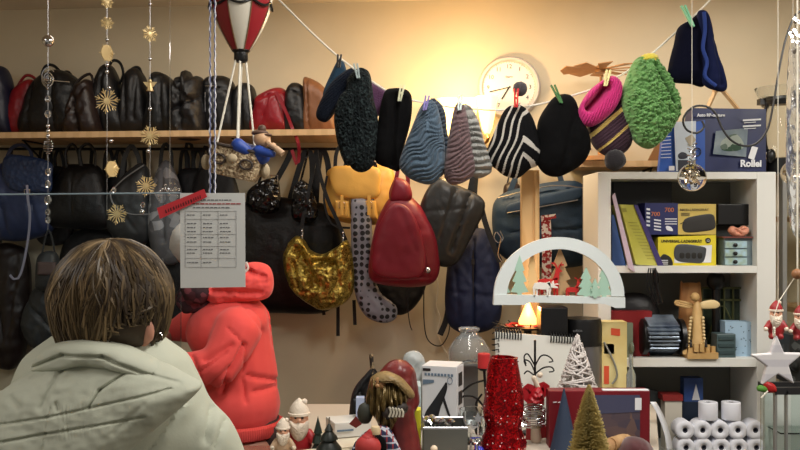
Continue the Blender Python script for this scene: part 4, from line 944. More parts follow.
m = MB(); q = [at(659, 171.5, Yb-.02), at(705, 171.5, Yb-.035), at(705, 120, Yb-.035), at(664, 128, Yb-.02)]
m.add(q+[p+Vector((0, .025, 0)) for p in q], [(0, 1, 2, 3), (7, 6, 5, 4), (0, 4, 5, 1), (1, 5, 6, 2), (2, 6, 7, 3), (3, 7, 4, 0)]); m.put('carton', M('box_blue', (40, 84, 170), .4), t, smooth=False)
yf = Yb-.038
m = MB(); m.prism([(674, 122), (696, 121), (695, 171), (676, 171)], PL(yf), .001); m.put('white_panel', M('print_pale', (196, 206, 218), .5), t, smooth=False)
m = MB(); m.prism([(685, 138), (692, 134), (696, 140), (690, 147)], PL(yf-.0015), .001); m.put('printed_card', M('print_tan', (170, 158, 136), .5), t, smooth=False)
m = MB(); m.pillow([(678, 155), (682, 152), (687, 154), (687, 158), (680, 159)], PL(yf-.0015), .001, .0005, 24, 3); m.prism([(678, 160), (688, 160), (688, 171), (678, 171)], PL(yf-.0015), .001)
m.tube([at(697+4*math.cos(a), 152+4*math.sin(a), yf-.002) for a in [2*PI*k/16 for k in range(16)]], .002, 5, closed=True); m.put('printed_device', M('print_dark', (34, 38, 52), .5), t, smooth=False)
m = MB()
for k in range(7): m.prism([(662-k*.2, 137+k*3.4), (671, 136+k*3.5), (671, 136.7+k*3.5), (662-k*.2, 137.7+k*3.4)], PL(yf), .001)
m.prism([(669, 166), (674.5, 166), (674.5, 170.5), (669, 170.5)], PL(yf), .001); m.put('white_print', wt, t, smooth=False)
# wooden A-frame stand behind
m = MB()
m.tube([at(706, 108, 3.12), at(716, 86, 3.12)], .008, 4); m.tube([at(740, 108, 3.12), at(722, 86, 3.12)], .008, 4); m.tube([at(702, 171, 3.12), at(706, 108, 3.12)], .008, 4); m.tube([at(745, 171, 3.12), at(740, 108, 3.12)], .008, 4); m.box(at(719, 86, 3.12), (.04, .02, .012))
floorz(m, ZTOP); m.solo('wooden_stand', woodm, 'light wooden A shaped stand peeking over the navy box', 'stand')
m = MB(); m.prism([(647, 161), (655, 145), (661, 140), (664, 161)], (lambda x, y: wp(x, y, .12), NW), .02); floorz(m, sh2); m.solo('wooden_wedge', M('brown_wood', (140, 100, 60), .6), 'brown wooden wedge piece behind the chunky green hat', 'ornament', smooth=False)
# pyramid with rotor
t = T('christmas_pyramid', 'wooden Christmas pyramid with flat rotor blades behind the hats', 'ornament')
yp = 3.28; pw = M('pyramid_wood', (176, 124, 74), .5)
c = at(601, 70, yp); m = MB()
for k in range(10):
    a = 2*PI*k/10+.2; d = Vector((math.cos(a), math.sin(a), 0)); sd = Vector((-math.sin(a), math.cos(a), .12)).normalized()*.026
    p = c+d*.02; q = c+d*.145; m.add([p-sd*.3, p+sd*.3, q+sd, q-sd, p-sd*.3+Vector((0, 0, .003)), p+sd*.3+Vector((0, 0, .003)), q+sd+Vector((0, 0, .003)), q-sd+Vector((0, 0, .003))], [(3, 2, 1, 0), (4, 5, 6, 7), (0, 1, 5, 4), (1, 2, 6, 5), (2, 3, 7, 6), (3, 0, 4, 7)])
m.lathe([(0, -.01), (.022, -.01), (.022, .012), (.008, .02), (0, .02)], c, 16); m.put('rotor', pw, t)
bz = sh2; m = MB(); m.lathe([(0, bz-c.z+.0), (.08, bz-c.z), (.08, bz-c.z+.015), (.012, bz-c.z+.02), (.005, -.02), (0, -.02)], c, 20)
for h, r in ((.12, .07), (.21, .055)): m.lathe([(0, bz-c.z+h), (r, bz-c.z+h), (r, bz-c.z+h+.008), (0, bz-c.z+h+.008)], c, 20)
m.put('tiered_body', pw, t)
m = MB()
for k in range(6):
    a = 2*PI*k/6; m.lathe([(0, 0), (.008, 0), (.004, .03), (.007, .034), (0, .042)], c+Vector((math.cos(a)*.045, math.sin(a)*.045, bz-c.z+.129)), 8)
m.put('carved_figure', woodm, t)
# coffee maker top right
t = T('coffee_maker', 'black and glass coffee maker at right of the navy box', 'coffee maker')
yk = 3.03
m = MB(); cX = at(783, 128, yk); pp = yk/F
m.lathe([(15*pp, -30*pp), (17*pp, -20*pp), (16*pp, 10*pp), (13*pp, 24*pp)], cX, 28); m.put('glass_jug', glass, t)
m = MB(); m.lathe([(0, 22*pp), (20*pp, 22*pp), (21*pp, 27*pp), (18*pp, 31*pp), (0, 31*pp)], cX, 28); m.box(cX+Vector((-20*pp, 0, 26*pp)), (.03, .03, .02)); m.put('lid', blkp, t)
m = MB(); m.lathe([(23*pp, 30*pp), (27*pp, 40*pp)], cX, 28); m.put('funnel', glass, t)
m = MB(); m.tube([cX+Vector((-18*pp, -.02, 24*pp)), cX+Vector((-22*pp, -.03, 10*pp)), cX+Vector((-21*pp, -.03, -18*pp)), cX+Vector((-15*pp, -.02, -28*pp))], .006, 8, sub=14); m.put('handle', blkp, t)
m = MB(); zb = ZTOP-cX.z; m.lathe([(0, zb), (17*pp, zb), (17*pp, -31*pp), (0, -31*pp)], cX, 28)
m.ball(at(771, 156, yk-.04), (.016, .015, .024), 12); m.put('base', blkp, t)
m = MB(); m.tube(P3([(806, 8), (795, 16), (786, 38), (779, 70), (774, 100), (768, 128), (757, 143), (744, 146), (731, 140), (722, 128), (716, 114), (708, 107), (696, 106), (687, 112), (683, 121), (687, 130), (697, 133), (704, 127), (702, 121)], 2.8), .0035, 6, sub=90)
m.solo('cable', blkp, 'looping black cable hanging in front of the navy box', 'cable')

# ---------------------------------------------------------------- glass baubles
def bauble(x, y, r, Y, label):
    t = T('glass_bauble', label, 'bauble'); c = at(x, y, Y); R = r/F*Y
    m = MB(); m.ball(c, R, 28); m.put('glass_globe', M('bauble_glass', (250, 248, 245), .02, trans=1, ior=1.15), t)
    m = MB(); rr = random.Random(x)
    for k in range(26):
        d = Vector((rr.gauss(0, 1), rr.gauss(0, 1), rr.gauss(0, 1))).normalized()*R*rr.uniform(.2, .75); e = d+Vector((rr.gauss(0, 1), rr.gauss(0, 1), rr.gauss(0, 1)))*R*.25
        m.ribbon([c+d, c+(d+e)/2+Vector((0, 0, .002)), c+e], .006, .0006, Vector((0, -1, .2)))
    m.put('foil_filling', M('foil', (215, 205, 185), .15, .9), t, smooth=False)
    m = MB(); m.lathe([(R*.25, R*.95), (R*.25, R*1.2), (0, R*1.25)], c, 12); m.put('metal_cap', silver, t)
    m = MB(); m.tube([c+Vector((0, 0, R*1.2)), Vector((c.x, Y, HC))], .0008, 4); m.put('thread', stringm, t)
    return t
t = bauble(692, 177.5, 14, 2.5, 'clear glass bauble hanging in front of the navy box')
m = MB(); c = at(692, 152, 2.5)
for k in range(26):
    a = k*2.4; m.tube([c+Vector((0, 0, .02-k*.0035)), c+Vector((math.cos(a)*.014, math.sin(a)*.014, .024-k*.0035))], .0016, 4)
m.put('tinsel', silver, t)
bauble(793, 173, 12, 2.5, 'clear glass bauble at the right edge of the view')
# clear bag of crystals at top right
t = T('crystal_hanging', 'clear plastic tube of crystal decorations hanging at right edge', 'hanging ornament')
m = MB(); m.pillow([(790, 40), (800, 36), (812, 60), (814, 140), (813, 225), (800, 238), (790, 222), (786, 140)], PL(2.35), .02, .02, 90, 24, disp=grooves([], .01, .2)); m.put('clear_sleeve', M('plastic_film', (240, 242, 245), .12, trans=.92, ior=1.12), t)
m = MB(); rr = random.Random(5)
for k in range(46): m.ball(at(rr.uniform(792, 808), rr.uniform(42, 225), 2.35), rr.uniform(.003, .008), 6)
m.tube([at(801, 228, 2.35), Vector((at(801, 0, 2.35).x, 2.35, HC))], .001, 4); m.put('crystals', crystal, t, smooth=False)
m = MB(); rr = random.Random(8)
for k in range(14): 
    c = at(796+rr.uniform(-5, 6), 18+k*2.8, 2.32); m.ribbon([c, c+Vector((rr.uniform(-.015, .015), 0, rr.uniform(-.014, .014)))], .008, .002, Vector((0, -1, .3)))
m.tube([at(797, 60, 2.32), Vector((at(797, 0, 2.32).x, 2.32, HC))], .0008, 4)
m.solo('silver_leaf_spray', silver, 'silver leaf spray hanging at the top right corner', 'ornament', smooth=False)

# ---------------------------------------------------------------- shelf compartment 1
def book(pts, Y, dep, mat, label, inner=None, cat='book'):
    m = MB(); q = [at(x, y, Y) for x, y in pts]
    m.add(q+[p+Vector((0, dep, 0)) for p in q], [(0, 1, 2, 3), (7, 6, 5, 4), (0, 4, 5, 1), (1, 5, 6, 2), (2, 6, 7, 3), (3, 7, 4, 0)])
    o = m.solo('book', mat, label, cat, smooth=False); return o
book([(612, 266), (626, 266), (614, 215), (611.5, 215)], 2.98, .15, M('book_blue', (54, 80, 130), .5), 'blue book spine at far left of the upper compartment')
book([(628.5, 268), (635, 272), (615, 193), (612.5, 196)], 2.938, .01, M('book_pink', (196, 176, 190), .5), 'thin pale pink booklet leaning at the left of the compartment')
t = T('book', 'yellow green book with purple spine leaning in the shelf', 'book')
def slab(m, pts, Y, dep, mi=0):
    q = [at(x, y, Y) for x, y in pts]; return m.add(q+[p+Vector((0, dep, 0)) for p in q], [(0, 1, 2, 3), (7, 6, 5, 4), (0, 4, 5, 1), (1, 5, 6, 2), (2, 6, 7, 3), (3, 7, 4, 0)], mi)
m = MB(); slab(m, [(636, 264.5), (660, 266), (635, 205), (620, 204.5)], 2.975, .13); m.put('cover', M('book_yellowgreen', (184, 180, 70), .5, col2=(196, 190, 92), cscale=8), t, smooth=False)
m = MB(); slab(m, [(658, 266), (664, 266), (637.5, 205), (634, 205)], 2.97, .14); m.put('spine', M('book_purple', (62, 52, 110), .5), t, smooth=False)
m = MB()
for k in range(12):
    x = 628+k*1.7; y = 222+k*3.3; m.prism([(x, y), (x+9, y+.4), (x+9.2, y+1), (x+.2, y+.6)], PL(2.973), .0005)
m.prism([(622, 208), (626, 208), (627, 212), (623, 212)], PL(2.973), .0005); m.put('cover_print', M('book_print', (150, 146, 60), .6), t, smooth=False)
m = MB(); m.pbox(613, 183, 672, 266, 3.12, .05); floorz(m, ZS1); m.solo('box', blkp, 'tall black box standing behind the leaning books', 'box', bevel=.002, smooth=False)
tg = 'charger boxes stacked in the upper compartment'
yc = 2.985
t = T('product_box', 'yellow charger box reading UNIVERSAL-LADEGERAT on the upper shelf board', 'box', tg)
ybx = M('box_yellow', (222, 204, 50), .45); bnv = M('box_darkblue', (34, 40, 92), .45); tanp = M('box_ochre', (200, 176, 92), .45)
m = MB(); m.add([at(658, 265.8, yc), at(716, 265.8, yc), at(716, 235, yc), at(658, 237, yc)]+[at(658, 265.8, yc)+Vector((0, .1, 0)), at(716, 265.8, yc)+Vector((0, .1, 0)), at(716, 235, yc)+Vector((0, .1, 0)), at(658, 237, yc)+Vector((0, .1, 0))], [(0, 1, 2, 3), (7, 6, 5, 4), (0, 4, 5, 1), (1, 5, 6, 2), (2, 6, 7, 3), (3, 7, 4, 0)]); m.put('carton', ybx, t, smooth=False)
m = MB(); m.prism([(675, 247), (712, 245), (711, 262.5), (674, 263)], PL(yc-.001), .001); m.put('white_panel', wt, t, smooth=False)
m = MB(); m.pillow([(675, 247), (684, 244), (704, 247), (706, 252), (703, 262), (694, 263), (676, 260)], PL(yc-.002), .002, .0005, 40, 4); m.put('printed_charger', M('print_charger', (66, 68, 72), .4), t, smooth=False)
m = MB()
for k in range(4): m.pillow([(680+k*6, 253), (684+k*6, 253), (684+k*6, 258), (680+k*6, 258)], PL(yc-.0045), .001, .0003, 16, 3)
m.pillow([(660, 258), (664, 254), (671, 258), (672, 266), (658, 265.5)], PL(yc-.001), .001, .0003, 24, 3)
m.lathe([(0, -.001), (.009, -.001), (.009, .001), (0, .001)], at(708, 240.5, yc-.001), 20, axis='Y')
m.text('UNIVERSAL-LADEGERÄT', .0125, at(661, 242.5, yc-.0015), bold=.0003); m.put('dark_print', M('print_black', (30, 28, 24), .5), t, smooth=False)
m = MB(); m.text('12', .011, at(708, 241.8, yc-.004), align='CENTER')
for k in range(3): m.prism([(661.5, 260+k*1.8), (668, 260+k*1.8), (668, 260.8+k*1.8), (661.5, 260.8+k*1.8)], PL(yc-.003), .0005)
m.put('pale_lettering', wt, t, smooth=False)
t = T('product_box', 'dark blue and ochre charger box numbered 700 atop the yellow box', 'box', tg)
m = MB(); m.pbox(645, 203, 678, 234.6, yc, .1); m.put('blue_carton_end', bnv, t, smooth=False)
m = MB(); m.pbox(678, 204, 716, 234.6, yc, .1); m.put('ochre_carton_front', tanp, t, smooth=False)
m = MB(); m.pillow([(683, 222), (690, 217), (711, 214), (715, 220), (715, 228), (706, 231), (685, 232)], PL(yc-.001), .0015, .0005, 40, 4); m.text('NICD-LADEGERÄT', .0115, at(680, 211, yc-.0015))
m.tube(P3([(680, 224), (684, 222), (688, 224)], yc-.002), .001, 4)
for k in range(3): m.prism([(681, 213+k*1.2), (690, 213+k*1.2), (690, 213.5+k*1.2), (681, 213.5+k*1.2)], PL(yc-.001), .0005)
m.put('dark_print', M('print_charcoal', (44, 42, 40), .5), t, smooth=False)
m = MB(); m.text('700', .021, at(664.5, 212, yc-.0015)); m.text('700', .02, at(655.5, 216, yc-.0015), rot=.0, align='CENTER'); m.put('orange_number', M('print_orange', (206, 120, 60), .5), t, smooth=False)
m = MB()
for y in (218.5, 221, 223.5): m.prism([(665, y), (677, y), (677, y+.9), (665, y+.9)], PL(yc-.001), .0005)
for k in range(5): m.prism([(646.5, 208+k*4), (650, 208.5+k*4), (650, 210.5+k*4), (646.5, 210+k*4)], PL(yc-.001), .0005)
for k in range(4): m.prism([(654, 219+k*3.2), (661, 220+k*3.2), (661, 221.4+k*3.2), (654, 220.4+k*3.2)], PL(yc-.001), .0005)
m.pillow([(666, 226), (671, 227), (673, 231), (667, 230)], PL(yc-.001), .001, .0003, 16, 3); m.put('white_print', wt, t, smooth=False)
m = MB(); m.pbox(718, 204, 756, 225, 3.02, .08); o = m.solo('box', blkp, 'black box at the top right of the upper compartment', 'box', bevel=.003, smooth=False)
m = MB(); m.pbox(716, 225, 756, 265.9, 3.06, .06); m.solo('box', M('dark_box', (42, 46, 44), .5), 'dark box behind the clear drawers with blue fronts', 'box', bevel=.003, smooth=False)
t = T('drawer_box', 'small clear organiser with three pale blue drawers', 'organiser')
m = MB(); m.pbox(724, 238, 753, 265.8, 2.99, .06); m.put('casing', M('clear_plastic_case', (150, 170, 178), .15, trans=.4), t, smooth=False, bevel=.001)
for k in range(3):
    m = MB(); m.pbox(725.5, 241+k*8.4, 747, 248+k*8.4, 2.984, .02); d_ = m.put('drawer', M('pale_blue_print', (166, 196, 210), .5, col2=(150, 170, 150), cscale=50), t, smooth=False)
    m = MB(); m.lathe([(0, 0), (.007, 0), (.007, .006), (0, .008)], at(735, 245+k*8.4, 2.984), 12, axis='Y'); m.put('drawer_hole', blkp, d_)
t = T('ear_model', 'pink ear shaped item lying in clear box above the drawers', 'ornament')
m = MB(); m.pillow([(729, 233), (728, 229), (732, 226), (738, 228), (743, 225.5), (748, 228), (748, 233), (743, 236.5), (735, 237)], PL(2.99), .02, .015, 60, 16, disp=grooves([(734, 230, 740, 234, 1.2, .008), (740, 230, 746, 229, 1, .005)], .004, .3)); m.put('body', M('ear_pink', (214, 148, 122), .45), t)
m = MB(); m.pbox(723, 236.6, 753, 238, 2.975, .07); m.put('tray', M('clear_tray', (120, 70, 64), .3), t, smooth=False)

# ---------------------------------------------------------------- shelf compartment 2
m = MB()
for k in range(4):
    pts = [(649+k*2, 268), (647+k*3, 285), (656+k, 305), (660-k*3, 296), (653+k*2, 280), (655, 268)]; m.tube(P3(pts, 2.925+k*.003), .0022, 5, sub=26)
m.tube(P3([(655, 268), (658, 290), (662, 303)], 2.92), .004, 6, sub=10); m.solo('power_cable', blkp, 'bundled black cable dangling over the edge of upper shelf board', 'cable')
m = MB(); m.pillow([(606, 330), (608, 305), (622, 294), (645, 294), (658, 308), (661, 330), (658, 357), (610, 357)], PL(3.08), .04, .04, 60, 12, p=4); m.solo('bag', blk3, 'rounded black bag at the left of the middle compartment', 'bag')
m = MB(); m.pbox(609, 311, 652, 335, 3.0, .05); m.v = [v+Vector((0, 0, 0)) for v in m.v]; rbx = floorz(m, ZS2+.07); 
m.box((at(630, 0, 3.02).x, 3.02, ZS2+.035), (.12, .04, .07)); m.solo('box', M('red_box', (130, 24, 28), .5), 'dark red box in front of the rounded black bag', 'box', smooth=False)
t = T('cassette_rack', 'cylindrical black rotating rack holding pale blue plates', 'rack')
for k in range(7):
    m = MB(); m.box(at(661, 321+k*5.0, 2.965+.008*abs(k-2)), (.1+.006*math.sin(k*2), .085, .008), (.35-.12*k, 0, 0)); m.put('plate', M('plate_blue', (150, 165, 180), .25, .4, col2=(80, 92, 112), cscale=14), t, bevel=.002, smooth=False)
for x in (643, 680):
    m = MB(); m.lathe([(0, 0), (.045, 0), (.06, .006), (.06, .02), (.045, .026), (0, .026)], at(x, 336.5, 3.0)+Vector((-.013, 0, 0)), 24, axis='X'); m.put('end_disc', blkp, t)
m = MB(); m.pbox(627, 323, 633, 358.3, 2.97, .02); m.ball(at(632, 348, 2.965), (.008, .008, .02), 10); m.solo('bottle', M('green_grey', (112, 122, 104), .5), 'small green grey bottle left of the rotating rack', 'bottle')
t = T('angel_figure', 'wooden smoker angel with turned head and flat wings', 'figurine')
lw = M('light_wood', (206, 172, 116), .5, col2=(186, 148, 92), cscale=12)
ya = 2.98; ap = ya/F
m = MB(); m.lathe([(0, -60*ap), (10*ap, -60*ap), (9*ap, -52*ap), (6.5*ap, -44*ap), (5*ap, -20*ap), (3.2*ap, -10*ap), (0, -6*ap)], at(697, 297, ya), 20); floorz(m, ZS2+.012); m.put('dress', lw, t)
m = MB(); m.ball(at(695, 297, ya), 4.6*ap, 18); m.put('head', lw, t)
for pts in ([(697, 305), (704, 301), (714, 300), (720, 304), (717, 308), (706, 309), (698, 308)], [(694, 305), (688, 302), (676, 300), (675, 305), (684, 308), (693, 308)]):
    m = MB(); m.pillow(pts, PL(ya+.015), .005, .005, 40, 6, disp=grooves([(678, 302, 692, 306, .6, .003), (677, 304, 690, 307, .5, .003)] if pts[0][0] < 696 else [], 0)); m.put('wing', M('wing_wood', (222, 196, 144), .5) if pts[0][0] > 696 else lw, t)
m = MB()
for x in (691, 703):
    for k in range(9): m.ball(at(x-(k*.35 if x < 697 else -k*.2), 318+k*3.4, ya-.02), .0055, 8)
m.put('beaded_braid', M('bead_wood', (214, 190, 140), .45), t)
m = MB()
for k in range(6): m.box(at(685+k*5.5, 350-2.5*math.sin(k/5*PI), ya-.045+.01*abs(k-2.5)), (.014, .012, .026), (0, 0, .15*(k-2.5)))
m.box(at(699, 354, ya-.0), (.1, .08, .02)); floorz(m, ZS2); m.put('fence_base', lw, t, smooth=False)
m = MB()
for x in (687, 691, 706): m.lathe([(0, 0), (.005, 0), (.003, .018), (0, .022)], at(x, 347, ya-.035), 8); m.ball(at(x, 341, ya-.035), .004, 8)
m.put('miniature_figure', M('figure_black', (28, 24, 24), .5), t)
m = MB(); m.pillow([(680, 287), (684, 283), (697, 283), (701, 288), (701, 357), (680, 357)], PL(3.06), .01, .01, 60, 8, p=8, sharp=False); m.solo('cutting_board', M('board_wood', (176, 128, 78), .55, kind='wave', col2=(156, 108, 62), cscale=5), 'upright wooden cutting board behind the wooden angel', 'board')
t = T('picture_frame', 'green tinted ornamental lantern frame at back of middle compartment', 'frame')
gr = M('dark_green_metal', (44, 58, 48), .4, .4)
m = MB(); m.pbox(702, 288, 744, 358.3, 3.1, .03); m.put('backing', M('green_glass', (40, 46, 40), .25, col2=(70, 84, 66), cscale=18), t, smooth=False)
m = MB()
for a, b_ in (((702, 288), (744, 288)), ((702, 300), (744, 300)), ((702, 288), (702, 356)), ((724, 288), (724, 356)), ((744, 288), (744, 356)), ((733, 288), (733, 356))): m.tube([at(*a, 3.09), at(*b_, 3.09)], .004, 6)
m.tube(P3([(706, 345), (714, 320), (722, 305), (730, 318), (740, 345)], 3.09), .003, 6, sub=20); m.put('scrollwork', M('olive_gold', (96, 98, 62), .4, .5), t)
m = MB(); m.ball(at(716, 284, 3.06), (.032, .025, .035), 18); m.tube([at(716, 290, 3.06), at(716, 357, 3.06)], .014, 12); floorz(m, ZS2); m.solo('lamp_globe', blkp, 'black ball topped column at back of the middle compartment', 'ornament')
m = MB(); m.pbox(717, 334, 736, 358.3, 2.97, .06); tt = m.put('tin', M('teal_tin', (70, 88, 90), .4), None, bevel=.003, smooth=False); tt['label'] = 'dull teal tin with three ridges beside the wooden angel'; tt['category'] = 'tin'
for k in range(3):
    m = MB(); m.pbox(719, 337+k*7, 734, 340+k*7, 2.966, .006); o = m.put('tin_ridge', M('teal_dark', (58, 74, 76), .4), tt, smooth=False); 
t = T('gift_box', 'pale blue speckled box right of the teal tin', 'box')
m = MB(); q = [(724, 321), (758, 322), (758, 358), (726, 358)]; slab(m, [(726, 358.3), (757, 358.3), (756, 322), (725, 321.5)], 3.0, .05); m.put('carton', M('pale_blue_card', (156, 184, 206), .6, kind='voronoi', col2=(160, 186, 206), cscale=10), t, smooth=False)
m = MB(); rr = random.Random(4)
for k in range(24):
    x, y = rr.uniform(727, 755), rr.uniform(324, 355); a = rr.uniform(0, 6); m.prism([(x, y), (x+1.6*math.cos(a), y+1.6*math.sin(a)), (x+1.2*math.cos(a+1), y+1.2*math.sin(a+1))], PL(2.999), .001)
m.put('leaf_print', M('leaf_dark', (60, 66, 72), .5), t, smooth=False)

# ---------------------------------------------------------------- shelf compartment 3
t = T('product_box', 'small blue box with tree motif in the lower compartment', 'box')
m = MB(); m.pbox(684, 378, 703, 402, 3.06, .04); m.put('carton', M('box_royal', (40, 66, 128), .5, col2=(60, 90, 150), cscale=15), t, smooth=False)
m = MB(); m.prism([(692, 400), (700, 400), (696, 384)], PL(3.058), .001); m.put('tree_print', wt, t, smooth=False)
m = MB(); m.pbox(682, 402.2, 706, 456, 3.05, .06); m.solo('box', M('dark_blue_box', (30, 40, 58), .5), 'dark blue box carrying the small tree motif box', 'box', smooth=False)
t = T('product_box', 'small box with red lid and white front in lower compartment', 'box')
m = MB(); m.pbox(665, 400, 682, 456, 3.02, .05); m.put('carton', M('offwhite_card', (196, 190, 176), .5), t, smooth=False)
m = MB(); m.pbox(663, 395, 683, 401, 3.015, .06); m.put('lid', M('lid_red', (130, 36, 34), .5), t, smooth=False)
m = MB(); m.pillow([(705, 372), (730, 374), (748, 370), (756, 384), (750, 402), (720, 404), (705, 396)], PL(3.12), .02, .02, 60, 10, p=4); floorz(m, ZS3); m.solo('bag', M('grey_pouch', (92, 92, 88), .6), 'slumped grey pouch at the back of lower compartment', 'bag')
m = MB(); slab(m, [(612, 456), (650, 456), (660, 392), (622, 384)], 3.08, .04); m.solo('folder', M('slate_folder', (60, 66, 68), .6), 'slate grey folder leaning at the back of lower compartment', 'folder', smooth=False)
# till rolls
pr_ = MB(); r = 9.4/F*2.93
def roll_mesh(axis):
    m = MB(); m.lathe([(r*.28, 0), (r*.97, 0), (r, .002), (r, .055), (r*.97, .057), (r*.28, .057), (r*.28, 0)], (0, 0, 0), 32, axis=axis); return m
def core_mesh(axis):
    m = MB(); m.lathe([(r*.16, .001), (r*.28, .001), (r*.28, .056), (r*.16, .056), (r*.16, .001)], (0, 0, 0), 20, axis=axis); m.lathe([(0, .02), (r*.16, .02), (r*.16, .024)], (0, 0, 0), 20, axis=axis); return m
rollm = M('roll_paper', (226, 228, 236), .7); corem = M('roll_core', (40, 42, 56), .7)
ra = {}
for ax in 'YZ':
    ra[ax] = (roll_mesh(ax).mesh('paper_roll', rollm, Vector((0, 0, 0))), core_mesh(ax).mesh('core', corem, Vector((0, 0, 0))))
rowlab = ['lowest', 'second']
def till_roll(loc, ax, label):
    o = bpy.data.objects.new('till_roll', ra[ax][0]); C.objects.link(o); o.location = loc; o['label'] = label; o['category'] = 'paper roll'; o['group'] = 'white till rolls stacked in the lower compartment'
    c_ = bpy.data.objects.new('core', ra[ax][1]); C.objects.link(c_); c_.parent = o
names = ['leftmost', 'second from left', 'middle', 'second from right', 'rightmost']
for row in range(2):
    for k in range(5):
        p = at(685+k*17.6+(1 if row == 0 else 0), 0, 2.925)
        till_roll(Vector((p.x, 2.98, ZS3+r+row*r*1.84)), 'Y', '%s white till roll in the %s row of the stack' % (names[k], ['bottom', 'upper']['01'.index(str(row))]))
zt = ZS3+r*2+r*1.84
till_roll(Vector((at(708, 0, 2.95).x, 2.95, zt)), 'Z', 'upright white till roll on top of the stack, the left one of two')
till_roll(Vector((at(731, 0, 2.95).x, 2.95, zt)), 'Z', 'upright white till roll on top of the stack, the right one of two')

# ---------------------------------------------------------------- right edge
t = T('glass_cabinet', 'tall glass cabinet with grey metal frame right of white unit', 'cabinet')
gm = M('grey_metal', (150, 150, 146), .4, .5)
m = MB()
for x in (783, 850): m.box((at(x, 0, 3.0).x, 3.0, .98), (.014, .03, 1.62))
m.box((at(816, 0, 3.0).x, 3.0, 1.79), (.24, .03, .02)); m.box((at(816, 0, 3.0).x, 3.0, .18), (.24, .03, .02)); m.put('frame', gm, t, smooth=False)
m = MB(); m.box((at(816, 0, 3.0).x, 3.0, .98), (.21, .004, 1.6)); m.put('glass_pane', M('cabinet_glass', (225, 230, 228), .05, trans=1, ior=1.1), t, smooth=False)
m = MB()
for z in (1.62, 1.31, .9): m.box((at(816, 0, 3.15).x, 3.15, z), (.23, .24, .018))
m.put('inner_shelf', woodm, t, smooth=False)
m = MB(); m.pbox(790, 335, 830, 384, 2.75, .1); m.ball(at(796, 362, 2.74), (.02, .02, .03), 12); m.v = [Vector(v) for v in m.v]; m.solo('dark_decoration', M('dark_glitter', (28, 30, 30), .4, kind='voronoi', col2=(90, 94, 92), cscale=60, cuts=(.7, .95)), 'dark speckled decoration behind the paper star', 'ornament')
t = T('display_case', 'glass display case with black frame in the lower right corner', 'display case')
VY = 2.35; zt = at(0, 387, VY).z
xa, xb = at(774, 0, VY).x, at(880, 0, VY).x
m = MB()
m.box(((xa+xb)/2, VY, zt-.01), (xb-xa, .014, .018)); m.box(((xa+xb)/2, VY+.1, zt-.01), (xb-xa, .014, .012)); m.box(((xa+xb)/2, VY+.055, .4), (xb-xa, .13, .8)); m.put('frame', M('frame_black', (34, 34, 36), .4), t, smooth=False)
m = MB(); m.box((xa+.003, VY+.0, (zt+.8)/2), (.006, .012, zt-.82)); m.box((at(786, 0, VY).x, VY, (zt+.8)/2), (.004, .014, zt-.82)); m.put('corner_profile', gm, t, smooth=False)
m = MB(); m.box(((xa+xb)/2+.02, VY, (zt+.8)/2), (xb-xa-.05, .005, zt-.83)); m.box((xa+.004, VY+.05, (zt+.8)/2), (.003, .09, zt-.83)); m.put('glass_pane', M('case_glass', (236, 244, 242), .04, trans=1, ior=1.1), t, smooth=False)
m = MB(); m.box(((xa+xb)/2, VY+.1, (zt+.8)/2), (xb-xa-.03, .01, zt-.83)); m.put('back_panel', M('case_back', (190, 196, 190), .6), t, smooth=False)
m = MB(); m.box(((xa+xb)/2, VY+.05, at(0, 434, VY).z), (xb-xa-.04, .09, .004)); m.put('glass_shelf', M('case_glass'  , (0, 0, 0)), t, smooth=False)
# top of the case: bow
t = T('ribbon_bow', 'small red and green ribbon bow on the display case corner', 'ornament')
m = MB(); m.pillow([(764, 382), (772, 383), (776, 387), (776, 392), (766, 392)], PL(2.35), .012, .012, 30, 8); m.put('red_loop', M('ribbon_red', (172, 32, 34), .4), t)
m = MB(); m.pillow([(757, 387), (761, 385), (767, 388), (766, 392), (758, 391)], PL(2.345), .01, .01, 30, 8); m.put('green_loop', M('ribbon_green', (84, 140, 56), .5), t)
m = MB(); m.tube(P3([(768, 391), (764, 395), (761, 398)], 2.31), .002, 5); m.put('ribbon_tail', stringm, t)
t = T('paper_star', 'white wooden five pointed star hanging at the right', 'star')
sp = []
for k in range(10):
    a = PI/2+k*PI/5+.03; R_ = 27 if k % 2 == 0 else 11.5; sp.append((776.5+R_*math.cos(a), 362-R_*math.sin(a)))
m = MB(); m.prism(sp, PL(2.18), .018); m.put('star_body', M('star_white', (214, 212, 214), .6, kind='stripe', col2=(196, 194, 200), cscale=9, rot=(0, PI/2, 0)), t, bevel=.003, smooth=False)
m = MB()
for k in range(4): m.ball(at(774, 333-k*2.2+2, 2.18), .004, 8)
m.tube([at(774.5, 337, 2.18), at(772, 322, 2.15), at(779, 301, 2.15), at(797, 274, 2.18), Vector((at(797, 0, 2.18).x, 2.18, HC))], .0012, 5); m.put('hanging_cord', stringm, t)
m = MB(); m.ball(at(797, 274, 2.16), .013, 12); m.solo('wooden_bead', M('bead_brown', (140, 96, 62), .5), 'brown wooden bead on a wire at the right edge', 'bead')

